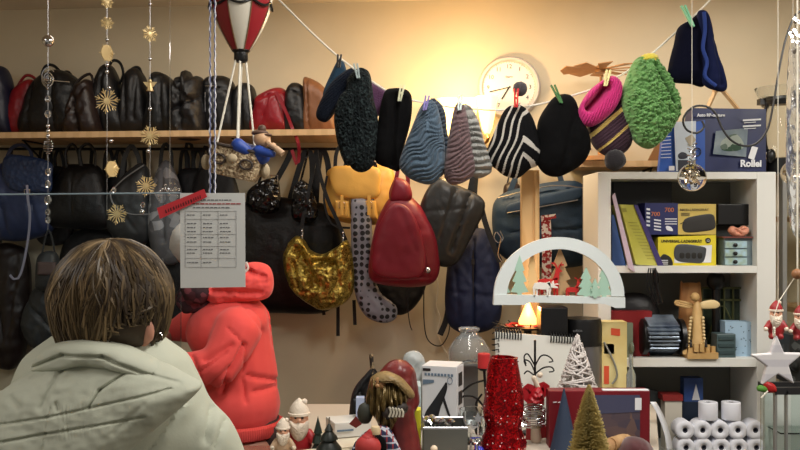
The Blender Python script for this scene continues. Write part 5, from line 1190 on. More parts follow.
def santa(x, y, s, Y, label, hatc=(150, 30, 36), cap=None):
    t = T('santa_figurine', label, 'figurine'); px = Y/F*s
    def L(dx, dy, dz=0): return at(x+dx*s, y+dy*s, Y+dz*px)
    rd = M('santa_%d' % hatc[0], hatc, .45); wh = M('santa_white', (222, 208, 190), .7, bump='noise', scale=150, bs=.8); fl = M('santa_face', (212, 160, 132), .5)
    m = MB(); m.ball(L(0, 12), (10*px, 8*px, 12*px), 18); m.cap(L(-7, 5, -2), L(-12, 12, -6), 3.4*px, 3*px); m.cap(L(7, 5, -2), L(12, 12, -6), 3.4*px, 3*px); m.ball(L(-5, 22, -4), (4*px, 6*px, 3.4*px), 12); m.ball(L(5, 22, -4), (4*px, 6*px, 3.4*px), 12)
    m.blend(.003, 3).put('body', rd, t)
    m = MB(); m.ball(L(0, -5), 7*px, 16); m.ball(L(0, -4, -7), (1.7*px,)*3, 8); m.put('face', fl, t)
    m = MB(); m.ball(L(-2.5, -6, -6.2), 1*px, 8); m.ball(L(2.5, -6, -6.2), 1*px, 8); m.put('eye', blkp, t)
    m = MB(); m.pillow([(x+dx*s, y+dy*s) for dx, dy in ((-7, -4), (-3, -2), (0, -3), (3, -2), (7, -4), (7, 3), (4, 9), (0, 12), (-4, 9), (-7, 3))], PL(Y-5.5*px), 4*px, 3*px, 50, 12, disp=lambda a, b: .002*noise.noise(Vector((a, b, 0)))); m.put('beard', wh, t)
    m = MB(); m.lathe([(7.4*px, 0), (7*px, 4*px), (4.5*px, 8*px), (1.5*px, 11*px), (0, 12*px)], L(0, -9), 18); m.put('hat', cap or rd, t)
    m = MB(); m.lathe([(6*px, -1.6*px), (8.3*px, -.6*px), (8.3*px, 1*px), (6*px, 2*px)], L(0, -9), 18); m.ball(L(4, -18), 2.4*px, 10); m.ball(L(-12, 13, -7), 2.8*px, 10); m.ball(L(12, 13, -7), 2.8*px, 10); m.put('fur_trim', wh, t)
    return t
santa(776, 318, .85, 2.22, 'red and white Santa figurine hanging above the white star')
santa(800, 321, .78, 2.28, 'second Santa figurine cut by the right edge above star', (140, 34, 40))
for x, Y in ((778, 2.22), (798, 2.28)):
    m = MB(); m.tube([at(x, 305, Y), Vector((at(x, 0, Y).x, Y, HC))], .0008, 4); m.solo('thread', stringm, 'thin thread holding the %s Santa figurine' % ('left' if x == 778 else 'right'), 'thread')
# ---------------------------------------------------------------- things on the counter
def rest(m, z=CT): return floorz(m, z)
def toZ(y, Y): return at(0, y, Y).z
# wooden post lamp and candle arch
t = T('wooden_post', 'pale square wooden post standing behind the candle arch', 'post')
m = MB(); a = at(521, 0, 2.88).x; b_ = at(539, 0, 2.88).x; zt = toZ(170, 2.88)
m.box(((a+b_)/2, 2.885, (zt+CT+.0)/2), (b_-a, .03, zt-CT)); m.box(((a+b_)/2, 2.885, CT+.01), (.12, .05, .02)); m.box((a+.046, 2.865, (zt+CT)/2), (.008, .012, zt-CT-.02)); m.put('shaft', M('post_wood', (212, 178, 126), .5, kind='wave', col2=(196, 158, 104), cscale=3), t, bevel=.002, smooth=False)
t = T('candle_lamp', 'glowing flame shaped lamp on black and red wire holder', 'lamp')
c = at(528, 324, 2.75); pp = 2.75/F
m = MB(); m.lathe([(0, 0), (9*pp, 0), (9.5*pp, 3*pp), (7*pp, 9*pp), (3.5*pp, 17*pp), (1*pp, 24*pp), (0, 26*pp)], c, 20); m.put('flame_bulb', M('flame', (255, 190, 110), .4, emit=(255, 168, 84), es=5), t)
m = MB(); m.tube([c+Vector((math.cos(k*.3)*22*pp, math.sin(k*.3)*14*pp, (math.sin(k*1.9)*1.2-2)*pp)) for k in range(21)], .006, 6, closed=True); m.put('red_ring', M('red_glass_ring', (150, 30, 26), .2), t)
m = MB()
for k in range(36): 
    a = k*2*PI/36; m.tube([c+Vector((math.cos(a)*24*pp, math.sin(a)*15*pp, -3*pp)), c+Vector((math.cos(a)*36*pp, math.sin(a)*20*pp, (2-6*(k % 3))*pp))], .0016, 4)
m.lathe([(0, -4*pp), (24*pp, -4*pp), (24*pp, -2*pp), (0, -1*pp)], c, 24); m.tube([c-Vector((0, 0, 3*pp)), Vector((c.x, c.y, CT))], .012, 10); m.lathe([(0, 0), (.05, 0), (.045, .012), (0, .014)], Vector((c.x, c.y, CT)), 20); m.put('wire_holder', blkm, t)
point('flame_light', c+Vector((0, -.035, .06)), .7, (1, .5, .2), .015)

AY = 2.655
t = T('candle_arch', 'white semicircular candle arch with reindeer and mint fir trees', 'ornament')
wa = M('arch_white', (206, 214, 214), .55, bump='noise', scale=120, bs=.15)
def semi(rx, ry, cx, cy, n=40, a0=0, a1=PI): return [(cx+rx*math.cos(a0+(a1-a0)*k/n), cy-ry*math.sin(a0+(a1-a0)*k/n)) for k in range(n+1)]
m = MB(); o_ = semi(65, 59, 558.5, 296); i_ = semi(52, 47, 558.5, 296)
mp, n_ = PL(AY)
for k in range(40):
    q = [o_[k], o_[k+1], i_[k+1], i_[k]]; m.prism(q, PL(AY), .022)
m.prism([(493.5, 294), (624, 297), (624, 307.5), (614, 307.5), (604, 303.5), (530, 302), (524, 304.5), (493, 304.5)], PL(AY), .03); m.put('arch_frame', wa, t, smooth=False)
def fir(m, x, yb, w_, h, Y, th=.006):
    pts = [(x-w_*.12, yb), (x-w_*.12, yb-h*.08), (x-w_*.5, yb-h*.1), (x-w_*.22, yb-h*.33), (x-w_*.4, yb-h*.36), (x-w_*.17, yb-h*.6), (x-w_*.28, yb-h*.63), (x, yb-h)]
    pts += [(2*x-a, b) for a, b in pts[-2::-1]]; m.prism(pts, PL(Y), th)
mint = M('mint_paint', (160, 194, 176), .6); brn = M('plywood_brown', (170, 140, 100), .6); crs = M('deer_red', (180, 34, 32), .5); crw = M('deer_white', (224, 220, 212), .5)
for x, yb, w_, h, dy, mt in ((519.5, 296, 18, 41, -.01, mint), (505, 295, 10, 28, 0, mint), (586, 298, 19, 31, -.01, mint), (604, 298, 17, 34, -.006, mint), (595, 298, 11, 20, -.016, mint), (532, 296, 14, 46, .012, M('ply_light', (222, 186, 130), .5)), (560, 297, 26, 50, .016, brn)):
    m = MB(); fir(m, x, yb, w_, h, AY+dy); m.put('fir_tree', mt, t, smooth=False)
def deer(m, x, yb, s, Y, flip=1, graze=False):
    def q(l): return [(x+flip*a*s, yb-b*s) for a, b in l]
    body = q([(-11, 10), (-9, 15), (-4, 16), (3, 15.5), (7, 17), (8, 11), (5, 9), (0, 8.5), (-7, 9)])
    m.prism(body, PL(Y), .007)
    for a in (-10, -7, 4, 6.5): m.prism(q([(a, 0), (a-.2, 5), (a-1, 11), (a+2.2, 11), (a+1.4, 5), (a+1.2, 0)]), PL(Y+(.003 if a in (-7, 6.5) else 0)), .006)
    if graze: m.prism(q([(4, 15.5), (7, 16), (12, 13), (15, 11.5), (16, 10), (13, 10), (8, 10.5)]), PL(Y), .007); m.prism(q([(11, 13.5), (14, 15), (18, 14), (14, 13.5)]), PL(Y), .004); m.prism(q([(11, 12.5), (9, 16), (11, 18), (12, 14)]), PL(Y), .004)
    else:
        m.prism(q([(3, 15), (5, 20), (6, 24), (9, 24.5), (12, 22.5), (9, 21.5), (8.5, 15)]), PL(Y), .007)
        for b in (((6.5, 24), (5, 28), (4, 31), (6, 29), (8, 24)), ((7.5, 24), (9, 28), (11.5, 31), (10, 27), (8.5, 24)), ((5, 28), (2, 29), (2.5, 30.5), (5.4, 29)), ((9.3, 27), (13, 27.5), (12.5, 29), (9.3, 28.2))): m.prism(q(b), PL(Y), .005)
m = MB(); deer(m, 549, 297, 1.15, AY+.004, 1); m.put('red_stag', crs, t, smooth=False)
m = MB(); deer(m, 573, 298, .68, AY, 1); m.put('red_fawn', crs, t, smooth=False)
m = MB(); deer(m, 543, 297.5, .95, AY-.012, 1, True); m.put('white_deer', crw, t, smooth=False)
# support under the arch
m = MB(); m.pbox(505, 302, 566, 404, 2.75, .1); rest(m); m.v = [v for v in m.v]
m = MB(); zt = toZ(305, 2.62)-.002; x0_, x1_ = at(508, 0, 2.62).x, at(563, 0, 2.62).x; 
def tbox(x0, x1, ytop, Y, dep, zb=CT):
    m = MB(); a = at(x0, ytop, Y); b = at(x1, ytop, Y); m.box(((a.x+b.x)/2, Y+dep/2, (a.z+zb)/2), (b.x-a.x, dep, a.z-zb)); return m
m = tbox(541, 568, 307.5, 2.635, .09); m.solo('speaker_box', blkp, 'black box under the middle of the candle arch', 'box', smooth=False, bevel=.003)
# black canister / thermos
t = T('thermos_jug', 'black topped steel thermos right of the white rattan tree', 'thermos')
c = at(588, 345, 2.72); pp = 2.72/F; rc = 14*pp
m = MB(); m.lathe([(0, CT-c.z), (rc, CT-c.z), (rc, 0), (0, 0)], c, 30); m.put('steel_body', steel, t)
m = MB(); m.lathe([(rc*1.2, 0), (rc*1.36, .003), (rc*1.36, 24*pp), (rc*1.3, 27*pp), (0, 27*pp)], c-Vector((6*pp, 0, 0)), 30); m.put('black_lid', blkp, t)
m = MB(); m.tube([c+Vector((rc*1.0, -.01, 5*pp)), c+Vector((rc*1.7, -.01, 2*pp)), c+Vector((rc*1.7, -.01, -12*pp))], .008, 8); m.box(c+Vector((rc*1.4, -.01, -3*pp)), (.03, .02, .03)); m.put('handle', blkp, t)
m = MB(); m.text('edition', .012, at(573, 332, 2.664)); m.put('lettering', M('print_grey', (110, 110, 112), .5), t, smooth=False)
# calendar
t = T('desk_calendar', 'large white spiral bound pad standing behind the red sequin vase', 'calendar')
m = MB(); q = [at(497, 425.8, 2.6), at(574, 425.8, 2.6), at(576, 338, 2.61), at(495, 332, 2.61)]; m.add(q+[p+Vector((0, .008, 0)) for p in q], [(0, 1, 2, 3), (7, 6, 5, 4), (0, 4, 5, 1), (1, 5, 6, 2), (2, 6, 7, 3), (3, 7, 4, 0)]); m.put('pages', M('pad_white', (216, 216, 208), .7), t, smooth=False)
m = MB()
A_, B_ = at(496, 333, 2.613), at(575, 339, 2.613)
for k in range(30):
    if 9 < k < 20: continue
    p = A_.lerp(B_, k/29); m.tube([p+Vector((0, math.cos(a)*.012, math.sin(a)*.014)) for a in [2*PI*j/10 for j in range(10)]], .002, 5, closed=True)
for k in range(9):
    p = at(495.5, 341+k*5.5, 2.608); m.tube([p+Vector((math.cos(a)*.01, math.sin(a)*.01, .001*j)) for j, a in enumerate([2*PI*j/10 for j in range(10)])], .0018, 5, closed=True)
m.put('spiral_binding', blkm, t)
# rattan tree
t = T('rattan_tree', 'white woven rattan Christmas tree cone standing behind the red box', 'ornament')
rr = random.Random(2); RYY = 2.5; zb = CT; c = at(577.5, 424.5, RYY); c.z = CT; H_ = toZ(334, RYY)-CT; m = MB()
for k in range(110):
    a0 = rr.uniform(0, 2*PI); h0 = rr.uniform(0, .85)*H_; s = rr.choice((-1, 1)); rise = rr.uniform(-.05, .2)*H_; pts = []
    for j in range(9):
        f = j/8; h = min(H_*.99, max(.003, h0+rise*f)); rad = (1-h/H_)*34/F*RYY+.003; a = a0+s*f*rr.uniform(2.2, 2.6); pts.append(c+Vector((math.cos(a)*rad, math.sin(a)*rad, h)))
    m.tube(pts, .0026, 5)
for k in range(9): a = k*2*PI/9; m.tube([c+Vector((math.cos(a)*34/F*RYY, math.sin(a)*34/F*RYY, 0)), c+Vector((0, 0, H_))], .002, 5)
m.put('woven_cone', M('white_rattan', (206, 200, 196), .6), t)
# red village box
t = T('product_box', 'large dark red Christmas village box on the counter', 'box')
m = MB(); bY = 2.34; a = at(549, 391, bY); b_ = at(650, 394, bY); zt = toZ(391, bY)
m.box(((a.x+b_.x)/2, bY+.025, (zt+CT)/2), (b_.x-a.x, .05, zt-CT)); m.put('carton', M('box_crimson', (120, 20, 32), .4, col2=(104, 16, 28), cscale=4), t, smooth=False, bevel=.002)
m = MB(); m.prism([(592, 395), (640, 395), (640, 448), (592, 448)], PL(bY-.001), .001); m.put('village_picture', M('village_print', (58, 56, 76), .5, kind='voronoi', col2=(110, 86, 76), cscale=35, cuts=(.3, .9)), t, smooth=False)
m = MB(); m.prism([(592, 395), (640, 395), (640, 412), (592, 414)], PL(bY-.002), .001); m.put('night_sky_print', M('sky_print', (66, 68, 94), .5), t, smooth=False)
m = MB(); m.prism([(635, 398), (641.5, 398), (641.5, 410), (635, 410)], PL(bY-.003), .001)
for x in (553, 558, 563): m.prism([(x, 402), (x+4, 401.4), (x+4, 402.4), (x, 403)], PL(bY-.002), .0006)
m.prism([(599, 391.3), (600, 391.3), (600, 391.31)], PL(bY-.002), .0005); m.put('white_label', wt, t, smooth=False)
m = MB(); m.box(((a.x+b_.x)/2+.07, bY+.012, zt+.001), (.12, .02, .002)); m.put('white_tape', wt, t, smooth=False)
# coloured card box with picture, right
t = T('greeting_box', 'cream card box with red and orange print left of the unit', 'box')
m = tbox(602, 627, 322, 2.7, .06); m.put('carton', M('cream_card', (226, 210, 150), .5, col2=(216, 190, 120), cscale=10), t, smooth=False)
m = MB(); m.prism([(611, 328), (620, 329), (620, 336), (611, 335)], PL(2.699), .001); m.prism([(604, 366), (609, 366), (609, 384), (604, 384)], PL(2.699), .001); m.put('red_print', M('card_red', (214, 84, 52), .5), t, smooth=False)
m = MB(); m.tube(P3([(604, 342), (614, 362), (617, 376), (612, 384)], 2.695), .003, 6, sub=14); m.put('glass_handle', M('smoke_tube', (140, 140, 130), .3), t)
m = MB(); m.lathe([(0, 0), (.014, 0), (.014, .14), (.006, .16), (.006, .2), (0, .2)], Vector((at(631, 0, 2.64).x, 2.64, CT)), 14); m.solo('glass_bottle', M('frosted_glass', (190, 195, 190), .2, trans=.7), 'slim frosted bottle behind the red village box', 'bottle')
# blue cone
def cone(x, yb, yt, hw, Y, mat, name, label, cat):
    c = at(x, yb, Y); c.z = CT; H = toZ(yt, Y)-CT; m = MB(); m.lathe([(0, 0), (hw/F*Y, 0), (hw/F*Y*.97, .003), (.002, H), (0, H)], c, 32); return m.solo(name, mat, label, cat)
cone(564, 450, 389, 14, 2.32, M('petrol_paper', (38, 52, 74), .7), 'paper_cone', 'smooth dark blue cone tree beside the gold brush tree', 'ornament')
# gold bottle brush tree
t = T('bottle_brush_tree', 'gold glitter bottle brush Christmas tree on the counter', 'ornament')
c = at(589, 452, 2.18); c.z = CT; H = toZ(390, 2.18)-CT; m = MB(); rr = random.Random(9)
for k in range(2600):
    h = (k/2600)**1.0*H; rad = (20/F*2.18)*(1-h/H)**.8+.002; a = k*2.39996; d = Vector((math.cos(a), math.sin(a), .25+rr.uniform(-.15, .25)))
    p = c+Vector((0, 0, h+.012)); e = p+d*rad*rr.uniform(.85, 1.08); m.tube([p+d*rad*.15, e], [.0014, .0009], 3)
m.put('bristles', M('gold_tinsel', (176, 158, 98), .5, .3), t, smooth=False)
m = MB(); m.tube([c, c+Vector((0, 0, H*.97))], .006); m.lathe([(0, 0), (.025, 0), (.02, .012), (0, .012)], c, 16); m.put('trunk', M('gold_wire', (120, 96, 40), .4, .6), t)
# log + velvet
m = MB(); a = at(611, 446, 2.3); b_ = at(630, 440, 2.36); m.tube([a, b_], .018, 16); m.ball(at(608, 447, 2.29), .019, 14); m.ball(at(632, 440, 2.37), .012, 12); rest(m, CT); m.solo('champagne_cork', M('cork', (186, 150, 106), .7, col2=(160, 120, 80), cscale=40), 'tan cork shaped log lying before the red village box', 'ornament')
m = MB(); m.pillow([(620, 446), (628, 438), (640, 438), (650, 444), (654, 458), (618, 458)], PL(2.3), .05, .05, 60, 14, disp=lambda x, y: .006*noise.noise(Vector((x*.2, y*.2, 0)))); m.solo('velvet_pouch', M('dark_velvet', (70, 14, 22), .8, sheen=.6), 'dark red velvet pouch in front of the village box corner', 'pouch')
m = MB(); rr = random.Random(6)
for k in range(70):
    x = rr.uniform(545, 574); p = at(x, 447+rr.uniform(-3, 4), 2.2); m.tube([p, p+Vector((rr.uniform(-.02, .02), 0, rr.uniform(-.006, .012)))], .0015, 4)
mm_ = rest(m); o = m.solo('straw_nest', gold, 'loose golden straw in front of the dark blue cone', 'straw'); o['kind'] = 'stuff'
# curled paper sheet beside rolls
m = MB(); pts = [(651, 402), (657, 412), (662, 424), (666, 438), (668, 452)]
q = catmull(pts, 14, False)
vs = []
for p in q:
    for dx, Y in ((-1, 2.62), (4.5, 2.66)): vs.append(at(p.x+dx, p.y, Y))
m.add(vs, [(2*i, 2*i+1, 2*i+3, 2*i+2) for i in range(13)]); o = m.solo('paper_strip', M('strip_white', (224, 226, 232), .6), 'curled strip of white paper standing between red box and till rolls', 'paper'); so = o.modifiers.new('s', 'SOLIDIFY'); so.thickness = .0015

# red sequin vase
t = T('sequin_vase', 'tall flared vase covered in red sequins on the counter', 'vase')
c = at(504, 452, 2.28); c.z = CT; vp = 2.28/F; H = toZ(357, 2.28)-CT
prof = [(21, 0), (23, .05), (23, .13), (19, .22), (17, .3), (19, .38), (20, .48), (19.5, .6), (17.5, .75), (15.5, .88), (13.5, .97), (13.5, 1)]
red_s = M('red_sequins', (186, 10, 22), .25, .7, bump='sequin', scale=240, bs=.8, bd=.003, kind='voronoi', col2=(116, 6, 14), cscale=240)
m = MB(); m.lathe([(r_*vp, h*H) for r_, h in prof]+[(11.5*vp, H), (11.5*vp, H*.8), (0, H*.8)], c, 64)
m.v = [v+Vector((.006*noise.noise(v*30)+(-.012*max(0, .3-(v.z-CT)/H)), .006*noise.noise(v*25), .002*noise.noise(v*40)))  for v in m.v]; m.put('vase_body', red_s, t)
m = MB(); rr = random.Random(12)
for k in range(46):
    h = rr.uniform(.03, .97); a = rr.uniform(PI, 2*PI); i = max(j for j in range(len(prof)) if prof[j][1] <= h); r_ = prof[i][0]+(prof[min(i+1, 11)][0]-prof[i][0])*((h-prof[i][1])/max(.01, prof[min(i+1, 11)][1]-prof[i][1]))
    p = c+Vector((math.cos(a)*r_*vp*1.03-.012*max(0, .3-h), math.sin(a)*r_*vp*1.03, h*H)); m.ball(p, .0022, 6)
m.put('rhinestones', M('rhinestone', (240, 225, 225), .08, .8), t, smooth=False)
m = MB()
for k in range(14): m.ball(at(508+rr.uniform(-4, 14), 449+rr.uniform(-3, 4), 2.14), .008, 8)
rest(m); o = m.solo('red_beads', red_s, 'small heap of glittering red beads before the sequin vase', 'beads'); o['kind'] = 'stuff'

# hook tree, red ribbon ornament
t = T('jewellery_stand', 'small black branch hook stand beside the red sequin vase', 'stand')
jY = 2.5; m = MB(); m.tube([Vector((at(535, 0, jY).x, jY, CT)), at(535, 340, jY)], .0032, 6)
for pts in ([(535, 372), (530, 362), (524, 360), (526, 366)], [(535, 366), (541, 356), (548, 356), (553, 361), (549, 362)], [(535, 374), (543, 368), (551, 367), (554, 371), (549, 372)], [(535, 366), (528, 354), (524, 357), (526, 364)], [(535, 376), (528, 371), (524, 374)]): m.tube(P3(pts, jY), .0022, 5, sub=16)
m.lathe([(0, 0), (.04, 0), (.036, .006), (0, .008)], Vector((at(535, 0, jY).x, jY, CT)), 20); m.put('branches', blkm, t)
t = T('ribbon_ornament', 'red ribbon and silver wire ornament right of the sequin vase', 'ornament')
jY = 2.4
m = MB()
for pts in ([(533, 402), (527, 396), (528, 388), (535, 392)], [(535, 398), (543, 393), (545, 386), (537, 390)], [(533, 400), (530, 440)], [(537, 400), (543, 438)]):
    m.ribbon(P3(pts, jY), .024, .003, Vector((0, -1, 0)), sub=14)
m.pillow([(527, 405), (531, 392), (538, 386), (543, 392), (544, 405), (536, 410)], PL(jY), .02, .02, 40, 10, disp=lambda x, y: .008*noise.noise(Vector((x*.3, y*.3, 0)))); m.put('red_ribbon', M('ribbon_crimson', (160, 18, 30), .4), t)
m = MB(); rr = random.Random(1)
for k in range(9): m.tube([at(533+math.cos(a)*(12+rr.uniform(-1, 1)), 408+k*2+math.sin(a)*4, jY-.03-math.sin(a)*.01) for a in [2*PI*j/20+k for j in range(20)]], .0018, 4, closed=True)
m.put('silver_wire_coil', silver, t)
m = MB(); m.cap(at(534, 378, jY), at(539, 390, jY), .007, .006); m.ball(at(540, 375, jY), .008, 10); m.cap(at(534, 402, jY), Vector((at(536, 0, jY).x, jY, CT+.01)), .008, .015); m.put('pale_body', M('bone', (214, 200, 180), .5), t)
# red candle on black holder
t = T('candle_holder', 'curved black candle holder with red pillar candle', 'candle holder')
kY = 2.55; kp = kY/F; c = at(484, 368, kY)
m = MB(); m.lathe([(0, 0), (6.3*kp, 0), (6.3*kp, 14*kp), (5.6*kp, 14.6*kp), (0, 13.8*kp)], c, 24); m.tube([c+Vector((0, 0, 13*kp)), c+Vector((0, 0, 16*kp))], .001, 5); m.put('candle', M('red_wax', (186, 44, 46), .5), t)
m = MB(); m.lathe([(0, -2.5*kp), (4*kp, -2.5*kp), (7*kp, -.2*kp), (7*kp, .2*kp), (0, 0)], c, 20); m.tube([c, at(486, 395, kY), Vector((at(486, 0, kY).x, kY, CT))], .004, 6)
m.tube(P3([(486, 380), (472, 384), (462, 392)], kY), .003, 6, sub=12); m.tube(P3([(486, 410), (476, 398), (464, 396), (458, 402)], kY), .003, 6, sub=14); m.tube(P3([(482, 394), (476, 404), (480, 414)], kY), .003, 6, sub=12)
m.lathe([(0, 0), (.045, 0), (.04, .006), (0, .008)], Vector((at(486, 0, kY).x, kY, CT)), 20); m.put('stem', blkm, t)
# oil lamp: glass dome on a steel column
t = T('glass_lamp', 'ribbed clear glass lamp dome on grey column', 'lamp')
lY = 2.7; lp = lY/F; c = at(469, 362, lY)
m = MB(); m.lathe([(20*lp, 0), (22*lp, 5*lp), (21*lp, 13*lp), (15*lp, 22*lp), (9.5*lp, 27*lp), (8.5*lp, 30*lp), (10.5*lp, 32*lp), (10.5*lp, 34*lp), (8*lp, 35*lp)], c, 48, wob=.03); m.put('ribbed_dome', M('ribbed_glass', (215, 220, 222), .06, trans=.85, ior=1.35), t)
m = MB(); m.lathe([(0, -1*lp), (21*lp, -1*lp), (21*lp, 1*lp), (0, 1*lp)], c, 40); m.box(Vector((c.x, c.y, (c.z+CT)/2)), (.05, .05, c.z-CT-.005)); m.box(Vector((c.x-.02, c.y-.03, (c.z+CT)/2)), (.008, .01, c.z-CT-.01)); m.lathe([(0, 0), (.07, 0), (.06, .012), (0, .014)], Vector((c.x, c.y, CT)), 24); m.put('column', M('lamp_grey', (128, 130, 130), .35, .6), t)
# trimmer box
t = T('product_box', 'white hair clipper box with dark device printed on front', 'box')
a = .33; R_ = Matrix.Rotation(a, 3, 'Z'); tY = 2.45; c = at(443, 0, tY+.09); zt = toZ(370, tY); W_, D_ = .105, .075; W_ = 36/F*tY*1.02; hz = zt-CT
m = MB(); m.box((c.x, c.y, CT+hz/2), (W_, D_, hz), (0, 0, -a)); Rn = Matrix.Rotation(-a, 3, 'Z'); m.put('carton', M('box_white', (206, 208, 212), .5), t, smooth=False, bevel=.001)
def fr(u, v, e=.001): return Vector((c.x, c.y, CT))+Rn@Vector((u*W_/2, -D_/2-e, v*hz))
def side(u, v, e=.001): return Vector((c.x, c.y, CT))+Rn@Vector((W_/2+e, u*D_/2, v*hz))
FR = (lambda u, v: fr(u, v)), (Rn@Vector((0, -1, 0)))
SD = (lambda u, v: side(u, v)), (Rn@Vector((1, 0, 0)))
m = MB(); m.pillow([(-.95, .1), (-.8, .3), (-.3, .5), (.2, .7), (.42, .78), (.45, .66), (.1, .4), (-.2, .12), (-.6, .02)], FR, .002, .0005, 50, 5); m.prism([(.2, .5), (.3, .55), (.75, .2), (.7, .15)], FR, .001)
for v in (.8, .52, .2): m.prism([(-.5, v-.1), (.5, v-.1), (.5, v+.1), (-.5, v+.1)], SD, .001)
m.prism([(-.95, .97), (-.5, .97), (-.5, .93), (-.95, .93)], FR, .001); m.put('printed_device', M('device_black', (30, 31, 36), .4), t, smooth=False)
m = MB(); m.prism([(-.95, .72), (-.3, .76), (-.3, .8), (-.95, .8)], FR, .001)
for k in range(9): m.prism([(-.85+k*.19, .86), (-.72+k*.19, .86), (-.72+k*.19, .9), (-.85+k*.19, .9)], FR, .001)
m.tube([fr(.62+.14*math.cos(q), .8+.05*math.sin(q), .001) for q in [2*PI*k/16 for k in range(16)]], .001, 4, closed=True); m.put('grey_print', M('print_bluegrey', (96, 116, 136), .5), t, smooth=False)
m = MB(); p = Vector((c.x, c.y, CT+hz)); m.prism([(-1, 0), (1, 0), (.92, .12), (-.7, .14)], FR, .001); m.v = [v+Vector((0, 0, hz)) for v in m.v]; m.v = [p+Rn@Vector((u, v_, 0))+Vector((0, 0, w_)) for u, v_, w_ in ((-W_/2, -D_/2, .001), (W_/2, -D_/2, .001), (W_/2*.95, D_/2+.0, .006), (-W_/2, D_/2, .005), (-W_/2, -D_/2, .0), (W_/2, -D_/2, .0), (W_/2*.95, D_/2+.001, .004), (-W_/2, D_/2+.001, .003))]; m.f = [(0, 1, 2, 3), (7, 6, 5, 4), (0, 4, 5, 1), (1, 5, 6, 2), (2, 6, 7, 3), (3, 7, 4, 0)]; m.m = [0]*6; m.put('lid_flap', MC['box_white'], t, smooth=False)
# tin tray with tools
t = T('metal_container', 'open grey metal container holding small silver parts', 'container')
m = MB(); cY = 2.22
a = at(424, 428, cY); b_ = at(467, 428, cY); z1 = toZ(424, cY+.05)
w2 = b_.x-a.x; cx = (a.x+b_.x)/2; cy = cY+.06; hh_ = z1-CT
for dx, dy, sx, sy in ((-w2/2, 0, .004, .12), (w2/2, 0, .004, .12), (0, -.06, w2, .004), (0, .06, w2, .004)): m.box((cx+dx, cy+dy, CT+hh_/2), (sx, sy, hh_))
m.box((cx, cy, CT+.003), (w2, .12, .006)); m.put('tin_body', M('tin_grey', (104, 106, 102), .4, .6), t, smooth=False)
m = MB(); m.tube([Vector((cx+dx, cy+dy, z1)) for dx, dy in ((-w2/2, -.06), (w2/2, -.06), (w2/2, .06), (-w2/2, .06))], .004, 6, closed=True); m.put('rolled_rim', steel, t)
rr = random.Random(21)
for k in range(6):
    m = MB(); p = Vector((cx+rr.uniform(-.03, .03), cy+rr.uniform(-.03, .03), z1-.02)); q = p+Vector((rr.uniform(-.03, .03), rr.uniform(-.02, .02), rr.uniform(.015, .035))); m.tube([p, q], .006, 8); m.ball(q, .009, 8)
    m.solo('silver_part', chrome, 'small shiny metal part lying in the grey metal container', 'hardware', 'small metal parts in the container')
m = MB(); m.ball(at(434, 449, 2.15), .009, 12); m.tube([at(434, 449, 2.15), Vector((at(434, 0, 2.15).x, 2.15, CT))], .005); m.solo('push_pin', M('pin_ivory', (226, 206, 180), .4), 'ivory round knob before the grey metal container', 'knob')
# glass/silver clutter right of tin
rr = random.Random(33)
for x, y, s, lab in ((471, 428, .026, 'silver star shaped trinket beside the metal container'), (478, 418, .02, 'small silver star trinket under the red candle')):
    m = MB(); c = at(x, y, 2.3)
    pts = [(x+(s*300 if k % 2 == 0 else s*130)*math.cos(k*PI/5+.3), y-(s*300 if k % 2 == 0 else s*130)*math.sin(k*PI/5+.3)) for k in range(10)]
    m.prism(pts, PL(2.3), .008); m.tube([at(x, y, 2.305), Vector((c.x, 2.305, CT))], .003); m.solo('silver_star', silver, lab, 'star', smooth=False)
m = MB(); m.lathe([(0, 0), (.03, 0), (.034, .03), (.034, .09), (.031, .09), (.03, .01), (0, .01)], Vector((at(472, 0, 2.4).x, 2.4, CT)), 20); m.solo('glass_tumbler', glass, 'clear tumbler standing behind the silver star trinkets', 'glass')
m = MB(); m.ball(at(479, 437, 2.25), .014, 14); rest(m); m.solo('blue_marble', M('blue_glass', (60, 70, 190), .1, trans=.3), 'blue glass ball between metal container and sequin vase', 'ball')
m = MB(); m.lathe([(0, 0), (.012, 0), (.006, .02), (.004, .05), (.016, .06), (.016, .064), (0, .064)], Vector((at(476, 0, 2.18).x, 2.18, CT)), 16); m.solo('glass_candlestick', M('clear_glass'  , (0, 0, 0)), 'little clear candlestick in front of the blue glass ball', 'candlestick')
# white plastic / blue bottle behind gnome
m = MB(); m.pillow([(402, 368), (412, 358), (424, 364), (428, 390), (426, 415), (404, 415)], PL(2.6), .03, .03, 60, 14, disp=lambda x, y: .01*noise.noise(Vector((x*.15, y*.15, 0)))); rest(m); m.v = [Vector((v.x, v.y, CT+(v.z-CT)*1.22)) for v in m.v]; m.solo('plastic_bag', M('milky_plastic', (170, 176, 176), .4, alpha=.8), 'crumpled milky plastic bag behind the bearded gnome', 'plastic bag')
m = tbox(416, 421, 386, 2.4, .08); m.solo('white_frame', M('pale_blue_plastic', (178, 196, 200), .4), 'slim pale board between gnome and hair clipper box', 'board', smooth=False, bevel=.002)
t = T('yellow_package', 'bright yellow package with red mark beside the bearded gnome', 'package')
m = tbox(407, 421, 410, 2.25, .04); m.put('carton', M('pack_yellow', (200, 196, 44), .45), t, smooth=False, bevel=.002)
m = MB(); m.pillow([(411, 422), (415, 418), (416, 428), (412, 434)], PL(2.248), .002, .0005, 24, 3); m.put('red_mark', redm, t)
